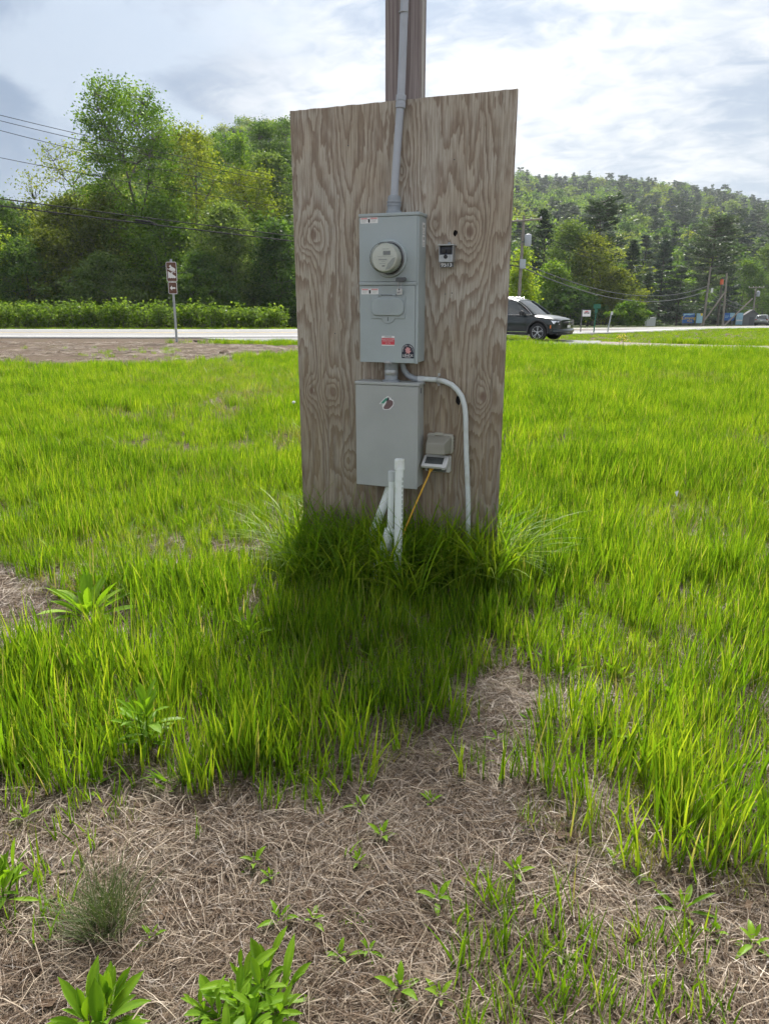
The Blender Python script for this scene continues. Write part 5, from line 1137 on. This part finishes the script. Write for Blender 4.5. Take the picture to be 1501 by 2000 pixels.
PATHS = [(-6.5, 33.0), (-3.2, 30.2), (1.5, 28.6), (5, 28.2), (8, 27.2), (10.5, 25.2), (14, 23.9), (22, 22.2), (40, 19.6)]
def seg_dist(P, line):
    d = np.full(len(P), 1e9)
    for q0, q1 in zip(line[:-1], line[1:]):
        q0, q1 = np.array(q0, float), np.array(q1, float); v = q1 - q0; u = np.clip(((P - q0) @ v) / (v @ v), 0, 1); d = np.minimum(d, np.linalg.norm(P - q0 - u[:, None] * v, axis=1))
    return d
ROADL = [(-160, 39), (-80, 37.5), (-40, 36.8), (-20, 36.6), (-6, 36.6), (8, 40), (20, 49.5), (36, 69), (62, 103)]

def blades(rng, n, Rr, h, w, lean, curve, rows=5, fine=False, tone=(.5, .2)):
    V = []; F = []; T = []
    for k in range(n):
        a = rng.uniform(0, 6.28); r = Rr * math.sqrt(rng.uniform()); b = np.array([r * math.cos(a), r * math.sin(a), -.01]); hh = rng.uniform(*h); ww = rng.uniform(*w) * .5
        la = rng.uniform(0, 6.28); ld = np.array([math.cos(la), math.sin(la), 0]); l1 = rng.uniform(*lean); l2 = rng.uniform(*curve); wa = la + PI / 2 + rng.normal(0, .7); wd = np.array([math.cos(wa), math.sin(wa), 0]); o = len(V); tn = float(np.clip(rng.normal(*tone), 0, 1))
        for i in range(rows):
            t = i / (rows - 1); p = b + ld * hh * (l1 * t + l2 * t * t) + np.array([0, 0, hh * (t - .55 * l2 * t ** 2.4)]); tw = wd * ww * (1 - t ** 2.2) * (.7 + .6 * min(1, t * 3) * (1 if t < .6 else .9))
            if i == rows - 1: V.append(p); T.append(tn)
            else: V += [p - tw, p + tw]; T += [tn, tn]
        for i in range(rows - 2): F.append((o + 2 * i, o + 2 * i + 1, o + 2 * i + 3, o + 2 * i + 2))
        F.append((o + 2 * rows - 4, o + 2 * rows - 3, o + 2 * rows - 2, o + 2 * rows - 2))
    return np.array(V), F, np.array(T)
def blade_mesh(nm, data, mat):
    V, F, T = data; me = bpy.data.meshes.new(nm); me.from_pydata([tuple(v) for v in V], [], [f if f[2] != f[3] else f[:3] for f in F]); a = me.attributes.new('tone', 'FLOAT', 'POINT'); a.data.foreach_set('value', T.astype(np.float32)); me.materials.append(MAT[mat])
    me.polygons.foreach_set('use_smooth', [True] * len(me.polygons)); return me

def build_grass():
    rng = np.random.default_rng(11); ms = []
    for k in range(8): ms.append(blade_mesh('lush', blades(np.random.default_rng(400 + k), 15, .055, (.15, .29), (.0035, .0066), (.02, .20), (0, .28), 6, tone=(.5, .24)), 'grass'))          # 0-7
    for k in range(4): ms.append(blade_mesh('fine', blades(np.random.default_rng(420 + k), 26, .07, (.05, .13), (.0014, .0026), (.05, .5), (.1, .6), 4, tone=(.5, .25)), 'grass_fine'))          # 8-11
    for k in range(5): ms.append(blade_mesh('long', blades(np.random.default_rng(440 + k), 13, .05, (.28, .50), (.005, .009), (.05, .35), (.15, .9), 9, tone=(.62, .2)), 'grass'))              # 12-16
    for k in range(5): ms.append(blade_mesh('field', blades(np.random.default_rng(460 + k), 34, .16, (.13, .25), (.005, .009), (.02, .22), (0, .3), 4, tone=(.52, .2)), 'grass'))                    # 17-21
    for k in range(4): ms.append(blade_mesh('single', blades(np.random.default_rng(480 + k), 4, .035, (.08, .19), (.003, .0055), (.05, .25), (0, .25), 6, tone=(.42, .2)), 'grass'))               # 22-25
    for k in range(3): ms.append(blade_mesh('dead', blades(np.random.default_rng(490 + k), 5, .05, (.12, .30), (.0012, .0024), (.1, .7), (0, .5), 5, tone=(.6, .2)), 'straw'))                     # 26-28
    for k in range(3): ms.append(blade_mesh('broad', blades(np.random.default_rng(495 + k), 9, .03, (.06, .13), (.012, .022), (.3, .9), (.1, .5), 6, tone=(.5, .2)), 'weed'))                      # 29-31
    coll = protos('blades', ms); P = []; I = []; SC = []; TL = []
    def put(p, idx, sc, zs=None):
        P.append(p); I.append(idx); SC.append(np.stack([sc, sc, sc * (1 if zs is None else zs)], -1))
    def scatter(y0, y1, dens, marg=.62, add=1.0):
        A = (y1 - y0) * (marg * (y0 + y1) + 2 * add); n = int(A * dens); y = np.sqrt(rng.uniform(y0 * y0, y1 * y1, n)); return np.stack([rng.uniform(-1, 1, n) * (marg * y + add), y], -1)
    def allowed(p):
        jit = np.stack([vnoise(p, 5, 1) - .5, vnoise(p, 5, 2) - .5], -1) * .30 * np.clip(p[:, 1:2] / 3, .35, 3); q = p + jit
        k = ~inpoly(q, BARE) & ~inpoly(q, BARE_L) & (((p[:, 0] - DOCK[0]) / 1.5) ** 2 + ((p[:, 1] - DOCK[1] + .12) / 1.1) ** 2 > .055)
        far = p[:, 1] > 9; k &= ~(far & (inpoly(q, DIRT) | inpoly(q, SLIVER))); k &= seg_dist(p, PATHS) > np.where(p[:, 0] < 7.6, 2.25, 1.9); k &= seg_dist(p, ROADL) > 5.2
        return k
    bl = np.array([math.cos(YAW), math.sin(YAW)]); bn = np.array([-math.sin(YAW), math.cos(YAW)])
    def board_sn(p): d = p - np.array([B0.x, B0.y]); return d @ bl, d @ bn
    def clear(p):   # nothing grows through the sheet or the post
        s, n = board_sn(p); return ~((s > -.02) & (s < 1.22) & (n > -.035) & (n < .06)) & ~((s > .45) & (s < .78) & (n > -.03) & (n < .2))
    # near: separate tufts
    p = scatter(1.1, 6.8, 400); p = p[allowed(p) & clear(p)]; h = .58 + .70 * vnoise(p, .9, 5) + .45 * (vnoise(p, 3.1, 6) - .5)
    thin = vnoise(p, 1.6, 9) + .10 * np.clip(p[:, 1] - 2.6, -1, 1); k = rng.uniform(size=len(p)) < np.clip((thin + .06) * 2.6, .5, 1); left = (p[:, 0] < -.55) & (p[:, 1] > 2.75) & (p[:, 1] < 3.9) & (vnoise(p, 1.1, 88) > .30); k &= ~(left & (rng.uniform(size=len(p)) < .62)); p, h = p[k], h[k]
    fine = rng.uniform(size=len(p)) < .16 + .3 * (vnoise(p, .8, 14) > .62); put(p, np.where(fine, rng.integers(8, 12, len(p)), rng.integers(0, 8, len(p))), h * rng.uniform(.75, 1.2, len(p)))
    # undergrowth of fine blades and yellowing shoots
    p = scatter(1.6, 7, 70); p = p[allowed(p) & clear(p)]; put(p, rng.integers(8, 12, len(p)), rng.uniform(.7, 1.3, len(p)))
    # ragged edge and single blades coming up through the straw
    p = scatter(1.05, 3.2, 26); k = inpoly(p, BARE); e = vnoise(p, 2.3, 31); k &= rng.uniform(size=len(p)) < np.clip((e - .55) * 2.2, .015, 1) * np.clip((p[:, 1] - 1.15) * 1.0, .15, 1); put(p[k], rng.integers(22, 26, k.sum()), rng.uniform(.5, 1.05, k.sum()))
    q = np.array(pp((905, 1760), (1000, 1770), (1180, 1830), (1400, 1850), (1430, 2000), (1400, 2100), (880, 2100), (860, 1900))); n = 210; x = rng.uniform(q[:, 0].min(), q[:, 0].max(), n); y = rng.uniform(q[:, 1].min(), q[:, 1].max(), n); p = np.stack([x, y], -1); p = p[inpoly(p, [tuple(v) for v in q])]; put(p, rng.integers(22, 26, len(p)), rng.uniform(.6, 1.15, len(p))); p = p[:7]; put(p, rng.integers(0, 8, len(p)), rng.uniform(.45, .72, len(p)))
    q = np.array(pp((620, 1520), (420, 1500), (460, 1640), (560, 1620))); 
    n = 60; p = np.stack([rng.uniform(-.42, -.16, n), rng.uniform(1.80, 2.1, n)], -1); put(p, rng.integers(22, 26, n), rng.uniform(.6, 1.1, n))
    n = 50; p = np.stack([rng.uniform(-.98, -.80, n), rng.uniform(1.35, 1.95, n)], -1); put(p, rng.integers(22, 26, n), rng.uniform(.6, 1.1, n))
    p = scatter(1.2, 3.4, 260); k = inpoly(p, BARE); p = p[k]; q = p + rng.normal(0, .15, p.shape); k = allowed(q) & (rng.uniform(size=len(p)) < .60); p = p[k]; u = rng.uniform(size=len(p)); put(p, np.where(u < .45, rng.integers(22, 26, len(p)), np.where(u < .75, rng.integers(0, 8, len(p)), rng.integers(8, 12, len(p)))), rng.uniform(.45, .95, len(p)))
    p = scatter(1.05, 2.8, 45); p = p[inpoly(p, BARE)]; put(p, rng.integers(8, 12, len(p)), rng.uniform(.12, .38, len(p)))
    # dead stems standing among the green, and low broad leaves under it
    p = scatter(1.5, 9, 16); p = p[allowed(p) & clear(p)]; put(p, rng.integers(26, 29, len(p)), rng.uniform(.6, 1.1, len(p)))
    p = scatter(1.5, 6, 14); p = p[allowed(p) & clear(p) & (vnoise(p, 1.3, 77) > .5)]; put(p, rng.integers(29, 32, len(p)), rng.uniform(.7, 1.4, len(p)))
    # long unmown grass along the foot of the sheet and round the pipes
    def along(n, s0, s1, n0, n1): s = rng.uniform(s0, s1, n); m = rng.uniform(n0, n1, n); return np.array([B0.x, B0.y]) + s[:, None] * bl + m[:, None] * bn
    p = np.concatenate([along(120, -.06, 1.30, -.30, -.04), along(60, -.05, 1.28, .05, .25), along(45, .1, .9, -.55, -.25), along(34, .80, 1.30, -.22, -.04)]); p = p[clear(p)]; put(p, rng.integers(12, 17, len(p)), rng.uniform(.8, 1.42, len(p)))
    # the field
    p = scatter(6.5, 13, 130); p = p[allowed(p)]; h = .58 + .70 * vnoise(p, .55, 5) + .5 * (vnoise(p, 1.7, 6) - .5); k = rng.uniform(size=len(p)) < np.clip(1.25 - 1.6 * np.clip(vnoise(p, .6, 91) - .52, 0, 1) * 4, .18, 1); p, h = p[k], h[k]; u = rng.uniform(size=len(p)); put(p, np.where(u < .55, rng.integers(0, 8, len(p)), rng.integers(17, 22, len(p))), h * rng.uniform(.8, 1.2, len(p)))
    p = scatter(12.5, 28, 36, .62, 2); p = p[allowed(p)]; h = .55 + .75 * vnoise(p, .35, 5) + .5 * (vnoise(p, 1.1, 6) - .5); k = (rng.uniform(size=len(p)) < np.clip((vnoise(p, .45, 12) + .35) * 1.3, .2, 1)); put(p[k], rng.integers(17, 22, k.sum()), (h * rng.uniform(.8, 1.25, len(p)))[k])
    p = scatter(5.5, 18, 26); p = p[allowed(p)]; p = p[vnoise(p, .6, 91) > .60]; put(p, rng.integers(8, 12, len(p)), rng.uniform(1.2, 2.0, len(p)))
    # tufts scattered over the bare verge on the left, short turf on the right verge
    p = scatter(19, 30, 5, .62, 2); d = inpoly(p, DIRT) & (vnoise(p, .30, 41) > .60) & (p[:, 1] < 24.5) & (seg_dist(p, PATHS) > 2.3); put(p[d], rng.integers(17, 22, d.sum()), rng.uniform(.45, .8, d.sum()))
    n = 24000; p = np.stack([rng.uniform(4, 34, n), rng.uniform(23, 60, n)], -1); k = (seg_dist(p, PATHS) > np.where(p[:, 0] < 7.6, 2.3, 1.5)) & (seg_dist(p, ROADL) > 5.0) & (p[:, 1] < 45 + .9 * np.maximum(0, p[:, 0] - 12)) & (vnoise(p, .5, 51) + .02 * (p[:, 1] - 26) > .28); side = p[:, 1] < 34 + np.maximum(0, p[:, 0] - 8) * .9; k &= side
    put(p[k], rng.integers(17, 22, k.sum()), rng.uniform(.3, .62, k.sum()))
    n = 2600; p = np.stack([rng.uniform(-48, 4, n), rng.uniform(42.0, 43.6, n)], -1); put(p, rng.integers(17, 22, n), rng.uniform(.4, .9, n))
    P, I, SC = np.concatenate(P), np.concatenate(I), np.concatenate(SC); n = len(P); z = zt(P[:, 0], P[:, 1]); print('grass tufts', n)
    o = instancer('field_grass', np.stack([P[:, 0], P[:, 1], z], -1), np.stack([rng.normal(0, .06, n), rng.normal(0, .06, n), rng.uniform(0, 6.28, n)], -1), SC, I, coll)
    tag(o, 'lush bright green grass covering the field round the meter board', 'grass', kind='stuff')
build_grass()

def build_straw():
    rng = np.random.default_rng(17); ms = []
    for k in range(10):
        r = np.random.default_rng(500 + k); V = []; F = []; T = []; main = r.uniform(0, 3.14)
        for j in range(96):
            a = (main + r.normal(0, .8)) if r.uniform() < .6 else r.uniform(0, 6.28); L = r.uniform(.04, .17) * (1.3 if r.uniform() < .15 else 1); c = r.uniform(-.09, .09, 2); w = r.uniform(.00035, .00085) * (1.6 if r.uniform() < .08 else 1); z0 = abs(r.normal(0, .007)) + .001; bow = r.normal(0, .12); arch = abs(r.normal(0, .010)); tilt = r.normal(0, .06); o = len(V); tn = float(np.clip(r.beta(1.7, 2.0), 0, 1)); roll = r.uniform(-.8, .8)
            d = np.array([math.cos(a), math.sin(a)]); nn = np.array([-d[1], d[0]])
            for i in range(4):
                t = i / 3 - .5; q = c + d * L * t + nn * bow * L * (t * t * 2); z = z0 + arch * (1 - 4 * t * t) + tilt * L * t; ww = w * (1 if i < 3 else .45)
                V += [(q[0] - nn[0] * ww, q[1] - nn[1] * ww, z - ww * roll), (q[0] + nn[0] * ww, q[1] + nn[1] * ww, z + ww * roll)]; T += [tn, tn]
            F += [(o + 2 * i, o + 2 * i + 1, o + 2 * i + 3, o + 2 * i + 2) for i in range(3)]
        for j in range(9):
            c = r.uniform(-.09, .09, 2); a = r.uniform(0, 6.28); l = r.uniform(.006, .018); w = l * r.uniform(.35, .7); z = r.uniform(.002, .014); o = len(V); tn = float(r.uniform(.02, .55)); dx, dy = math.cos(a), math.sin(a)
            for (p_, q_, zz) in ((-l, -w * .5, 0), (l * .9, -w, r.uniform(0, .006)), (l, w * .6, r.uniform(0, .006)), (-l * .8, w, 0)): V.append((c[0] + dx * p_ - dy * q_, c[1] + dy * p_ + dx * q_, z + zz)); T.append(tn)
            F.append((o, o + 1, o + 2, o + 3))
        ms.append(np_mesh('straw', np.array(V), np.array(F), MAT['straw'], {'tone': np.array(T)}))
    # short chaff, for the verge across the field
    coll = protos('straw', ms)
    def sc(y0, y1, n, marg=.62, add=.7): y = np.sqrt(rng.uniform(y0 * y0, y1 * y1, n)); return np.stack([rng.uniform(-1, 1, n) * (marg * y + add), y], -1)
    p = sc(1.0, 2.6, 2600); b = inpoly(p, BARE); p = p[b | (rng.uniform(size=len(p)) < .5)]; q = sc(2.5, 5.2, 1500); r_ = sc(19, 31, 1500, .62, 2); r_ = r_[inpoly(r_, DIRT)]
    P = np.concatenate([p, q, r_]); n = len(P); s = np.concatenate([rng.uniform(.75, 1.25, len(p) + len(q)), rng.uniform(1.5, 2.5, len(r_))]); print('straw', n)
    o = instancer('dead_straw', np.stack([P[:, 0], P[:, 1], zt(P[:, 0], P[:, 1]) + rng.uniform(0, .010, n)], -1), np.stack([rng.normal(0, .05, n), rng.normal(0, .05, n), rng.uniform(0, 6.28, n)], -1), np.stack([s, s, np.minimum(s, 1.6)], -1), rng.integers(0, 10, n), coll)
    tag(o, 'matted pale dead straw lying over the bare ground', 'straw', kind='stuff')
build_straw()

def leaf_mesh(nm, L, W, droop, fold, rng, mat='weed', rows=7, stalk=.12):
    """a single long leaf starting at the origin and growing along +x, arching up then over"""
    V = []; F = []; T = []
    for i in range(rows):
        t = i / (rows - 1); w = W * .5 * (math.sin(PI * min(1, max(0, (t - stalk) / (1 - stalk))) ** 1.35) ** .75 if t > stalk else 0) + .0012 * (1 - t); x = L * t; z = -droop * L * t * t
        V += [(x, -w, z + w * fold), (x, -w * .5, z + w * fold * .35), (x, 0, z), (x, w * .5, z + w * fold * .35), (x, w, z + w * fold)]; T += [.62, .5, .72, .5, .62]
        if i: b = 5 * i; F += [(b - 5 + j, b - 4 + j, b + 1 + j, b + j) for j in range(4)]
    T = np.clip(np.array(T) + rng.normal(0, .12), 0, 1); return np_mesh(nm, np.array(V), np.array(F), MAT[mat], {'tone': T}, True)
def rosette(name, label, px, n, L, W, el, seed, mat='weed', group=None, droop=(.1, .45), pos=None, stem=0.0, heads=1, spread=.0):
    """one or more leafy shoots from one root; every leaf is a piece of its own"""
    rng = np.random.default_rng(seed); x, y = pos or gnd(*px); t = thing(name, label, 'weed', (x, y, ztf(x, y)), 0, group)
    var = [leaf_mesh('leaf', 1, W, d, f, rng, mat) for d, f in ((droop[0], .35), (sum(droop) / 2, .5), (droop[1], .25), (droop[0] * .5, .6))]
    for h in range(heads):
        a0 = h * 2.399 + rng.uniform(0, .5); rr = spread * math.sqrt((h + .3) / heads) if heads > 1 else 0; st = stem * rng.uniform(.75, 1.15); top = Vector((rr * math.cos(a0), rr * math.sin(a0), st)); m = max(3, int(n / heads)); leanx = rr * 2.0
        for k in range(m):
            f = k / max(1, m - 1); e = R(el[0] + (el[1] - el[0]) * f + rng.normal(0, 8)); a = k * 2.39996 + rng.normal(0, .3) + h; l = rng.uniform(*L) * (1 if k < m * .75 else .72)
            o = part('leaf', var[rng.integers(0, 4)], None, t); q = top * (.35 + .65 * f) if stem else top
            o.location = (q.x + .004 * math.cos(a), q.y + .004 * math.sin(a), q.z + .004)
            d = Vector((math.cos(a) * math.cos(e), math.sin(a) * math.cos(e), math.sin(e))) + Vector((math.cos(a0), math.sin(a0), 0)) * leanx; o.rotation_euler = d.to_track_quat('X', 'Z').to_euler(); o.scale = (l, l * rng.uniform(.85, 1.15), l)
        if stem: part('stem', MB().tube([(top.x * .2, top.y * .2, -.01), top * .5, top], [.0035, .003, .002], 6), MAT[mat], t)
    return t
def build_weeds():
    rosette('leafy_weed', 'big bushy leafy weed at the bottom edge, left of centre', (485, 2012), 150, (.048, .096), .25, (8, 84), 1, droop=(.15, .75), stem=.06, heads=12, spread=.125)
    rosette('leafy_weed', 'leafy weed with few broad upright leaves in the bottom left corner', (195, 2030), 54, (.065, .125), .23, (25, 86), 2, droop=(.1, .5), stem=.05, heads=4, spread=.06)
    rosette('leafy_weed', 'bright narrow-leaved weed cut by the left edge', (6, 1780), 40, (.06, .11), .17, (25, 85), 3, stem=.10, heads=4, spread=.05)
    rosette('dock_plant', 'broad-leaved dock spreading bright leaves in the grass at the left', (172, 1210), 26, (.17, .29), .19, (22, 76), 4, droop=(.1, .35))
    rosette('leafy_weed', 'tall leafy weed rising through the grass at left, above the bare straw', (290, 1490), 40, (.07, .125), .22, (10, 82), 5, stem=.24, heads=2, spread=.03)
    rosette('leafy_weed', 'bright leafy weed in the grass between the dock and the pipes', (490, 1265), 22, (.08, .15), .15, (30, 82), 6, stem=.12)
    rosette('dock_plant', 'small dark weed at the lower edge of the right-hand grass', (1290, 1598), 12, (.07, .13), .14, (15, 55), 7)
    rosette('leafy_weed', 'pale small-leaved weed at the top right corner of the bare patch', (1040, 1420), 16, (.05, .09), .2, (15, 60), 8)
    rosette('leafy_weed', 'slender weed with toothed pale leaves at right edge of bare straw', (1330, 1800), 12, (.05, .085), .16, (20, 70), 9, stem=.03)
    # wiry clump
    x, y = gnd(205, 1815); t = thing('bunchgrass_clump', 'wiry dark green bunchgrass clump on the straw at lower left', 'grass clump', (x, y, ztf(x, y)))
    part('blades', blade_mesh('clump', blades(np.random.default_rng(71), 620, .055, (.09, .215), (.0009, .0016), (.05, .8), (0, .35), 5, tone=(.45, .22)), 'bunch'), None, t)
    part('dry_blades', blade_mesh('clump', blades(np.random.default_rng(72), 90, .05, (.08, .20), (.0009, .0014), (.2, .9), (0, .5), 5, tone=(.6, .2)), 'straw'), None, t)
    # low ferny mats
    for i, (px, lab) in enumerate((((1030, 1632), 'low ferny bright green mat right of centre on the straw'), ((690, 1812), 'low ferny bright green mat above the big bushy weed'))):
        x, y = gnd(*px); r = np.random.default_rng(80 + i); t = thing('weed_mat', lab, 'weed', (x, y, ztf(x, y))); n = 240; c = np.stack([r.normal(0, .022, n), r.normal(0, .016, n), r.uniform(.004, .026, n)], -1); V, F, T = leaf_quads(c, .009, r, .5, 1.0); part('leaves', np_mesh('mat', V, F, MAT['weed'], {'tone': T}), None, t)
    # seedlings: five shared shapes
    shapes = []
    for k in range(5):
        r = np.random.default_rng(600 + k); Vs = []; Fs = []; Ts = []; o = 0
        for j in range(9 + k % 3):
            L = r.uniform(.018, .036) * (1 if j < 6 else .6); W = L * r.uniform(.20, .30); e = R(15 + 55 * j / 10 + r.normal(0, 8)); a = j * 2.4; rows = 5
            for i in range(rows):
                t_ = i / (rows - 1); w = W * .5 * math.sin(PI * (.08 + .92 * t_) ** .8) if i < rows - 1 else 0; d = L * t_; rr = .003 + d * math.cos(e); z = .003 + .002 * j + d * math.sin(e) - .35 * d * t_
                for sgn in (-1, 0, 1): Vs.append((rr * math.cos(a) - sgn * w * math.sin(a), rr * math.sin(a) + sgn * w * math.cos(a), z + (abs(sgn) * w * .4))); Ts.append(.75 if sgn == 0 else .6)
            for i in range(rows - 1):
                b = o + 3 * i; Fs += [(b, b + 1, b + 4, b + 3), (b + 1, b + 2, b + 5, b + 4)]
            o += rows * 3
        shapes.append(np_mesh('seedling', np.array(Vs), np.array(Fs), MAT['weed'], {'tone': np.clip(np.array(Ts) + r.normal(0, .1, len(Ts)), 0, 1)}, True))
    SEED = [((700, 1590), 1.2, 'seedling to the upper right of the pale stone, beside a browned stem'), ((745, 1650), 1.2, 'seedling right of the pale stone, at centre of the straw'), ((840, 1582), 1.1, 'seedling midway between the pale stone and the right-hand grass'),
            ((850, 1484), .9, 'tiny seedling just below the middle grass edge'), ((942, 1503), .9, 'seedling left of the right-hand grass, near the bare notch'), ((968, 1458), 1.2, 'taller seedling high in the bare notch between the grass'),
            ((497, 1698), 1.1, 'seedling left of centre beside a dead stalk, below the pale stone'), ((528, 1728), .9, 'small seedling just below another, left of centre'), ((700, 1704), 1.1, 'seedling with narrow leaves above the ferny mat'),
            ((548, 1818), 1.3, 'starry seedling just above the big bushy weed'), ((612, 1818), 1.1, 'seedling between the starry seedling and the ferny mat'), ((852, 1782), 1.3, 'upright seedling left of the sparse bottom-right blades'),
            ((1003, 1728), 1.25, 'rounded pale seedling above the sparse bottom-right blades'), ((1200, 1700), 1.3, 'seedling just below the right-hand grass edge'), ((1243, 1733), .9, 'tiny seedling to the right below the grass edge'),
            ((1465, 1868), 1.4, 'starry seedling near the right edge at the bottom'), ((780, 1962), 1.4, 'pale seedling at the bottom edge, right of the big bushy weed'), ((858, 1975), 1.1, 'faint seedling at the bottom edge left of the sparse blades'),
            ((297, 1842), 1.2, 'seedling right of the wiry bunchgrass clump'), ((50, 1614), 1.2, 'seedling near the left edge above the narrow-leaved weed'), ((718, 1882), 1.0, 'small seedling right above the big bushy weed, by dead stalks'),
            ((662, 1886), .9, 'small reddish-based seedling above the right side of the bushy weed'), ((1390, 1842), 1.0, 'dim seedling left of the starry one near the right edge'), ((1085, 1890), 1.2, 'bright seedling among the sparse bottom-right blades'), ((20, 1480), 1.1, 'seedling at the left edge under the grass fringe')]
    for i, (px, s, lab) in enumerate(SEED):
        x, y = gnd(*px); o = bpy.data.objects.new('weed_seedling', shapes[i % 5]); C.objects.link(o); o.location = (x, y, ztf(x, y) + .006); o.rotation_euler = (0, 0, i * 1.7); o.scale = (s * 1.5, s * 1.5, s * 1.7); tag(o, lab, 'seedling', 'weed seedlings in the straw')
    # stones and scraps
    def stone(name, lab, px, r3, seed, mat='stone_pale', cat='stone'):
        x, y = gnd(*px); r = random.Random(seed); bm = bmesh.new(); bmesh.ops.create_icosphere(bm, subdivisions=2, radius=1)
        for v in bm.verts: v.co = Vector((v.co.x * r3[0], v.co.y * r3[1], v.co.z * r3[2])) * r.uniform(.82, 1.18)
        me = bpy.data.meshes.new(name); bm.to_mesh(me); bm.free(); me.materials.append(MAT[mat]); o = bpy.data.objects.new(name, me); C.objects.link(o); o.location = (x, y, ztf(x, y) + r3[2] * .5 + .012); o.rotation_euler = (.2, .3, seed); tag(o, lab, cat)
    stone('pale_stone', 'pale grey stone lying on the straw near the centre', (627, 1622), (.016, .011, .010), 1)
    stone('pale_stone', 'small tan stone above the big bushy weed', (514, 1792), (.010, .008, .006), 2); stone('pale_stone', 'flat white chip between the wiry clump and the bushy weed', (388, 1836), (.014, .006, .003), 3)
    stone('pale_stone', 'pale pinkish chip below the wiry clump edge at far left', (76, 1804), (.013, .010, .004), 4); stone('dirt_clod', 'dark clod on the bare verge right of the brown sign', (437, 692), (.16, .14, .06), 5, 'soil', 'clod'); stone('dirt_clod', 'dark clod on the bare verge close to the brown sign', (385, 668), (.14, .12, .05), 6, 'soil', 'clod')
    p = at(1320, 958, 4.45); x, y = p.x, 4.45; t = thing('paper_scrap', 'scrap of white paper caught in the grass right of the plywood sheet', 'paper', (x, y, p.z - .03)); part('paper', MB().add([(-.012, 0, .02), (.014, .004, .028), (.004, -.006, -.012), (.016, .01, .02)], [(0, 1, 2), (1, 3, 2)]), MAT['paper'], t)
    p = at(573, 786, 9); t = thing('dandelion_clock', 'white dandelion head in the grass left of the plywood sheet', 'flower', (p.x, p.y, 0)); part('stalk', MB().tube([(0, 0, 0), (.01, 0, p.z * .6), (0, 0, p.z)], .002, 5), MAT['weed'], t); part('seed_head', MB().lathe([(.004, -.02), (.018, -.008), (.021, .004), (.013, .018)], (0, 0, p.z), n=12), MAT['sign_white'], t, smooth=True)
    p = at(1215, 660, 22); r = np.random.default_rng(9); t = thing('yellow_weed', 'yellow-flowered weed standing above the field in front of the gravel path', 'weed', (p.x, 22, 0)); c = np.stack([r.normal(0, .10, 60), r.normal(0, .08, 60), p.z + r.normal(0, .06, 60)], -1); V, F, T = leaf_quads(c, .06, r); part('flowers', np_mesh('flowers', V, F, MAT['flower_yellow'], {'tone': T}), None, t)
    part('stalk', MB().tube([(0, 0, 0), (.03, 0, p.z * .5), (0, 0, p.z)], .008, 5).tube([(0, 0, 0), (-.08, 0, p.z * .6), (-.10, 0, p.z * .95)], .006, 5), MAT['weed'], t)
build_weeds()

# ================================================================== THE AIR
def build_haze():
    m = bpy.data.materials.new('haze'); m.use_nodes = True; nt = m.node_tree; nt.nodes.clear(); out = N(nt, 'ShaderNodeOutputMaterial')
    v = N(nt, 'ShaderNodeVolumePrincipled', inp={'Density': .00020, 'Anisotropy': .3}); v.inputs['Color'].default_value = (.86, .92, 1, 1); nt.links.new(v.outputs[0], out.inputs['Volume'])
    o = part('haze', MB().box(-1700, 1700, -1000, 3100, -5.5, 190), m, None); o['kind'] = 'stuff'; o['label'] = 'thin summer haze over the whole valley'; o['category'] = 'haze'
build_haze()
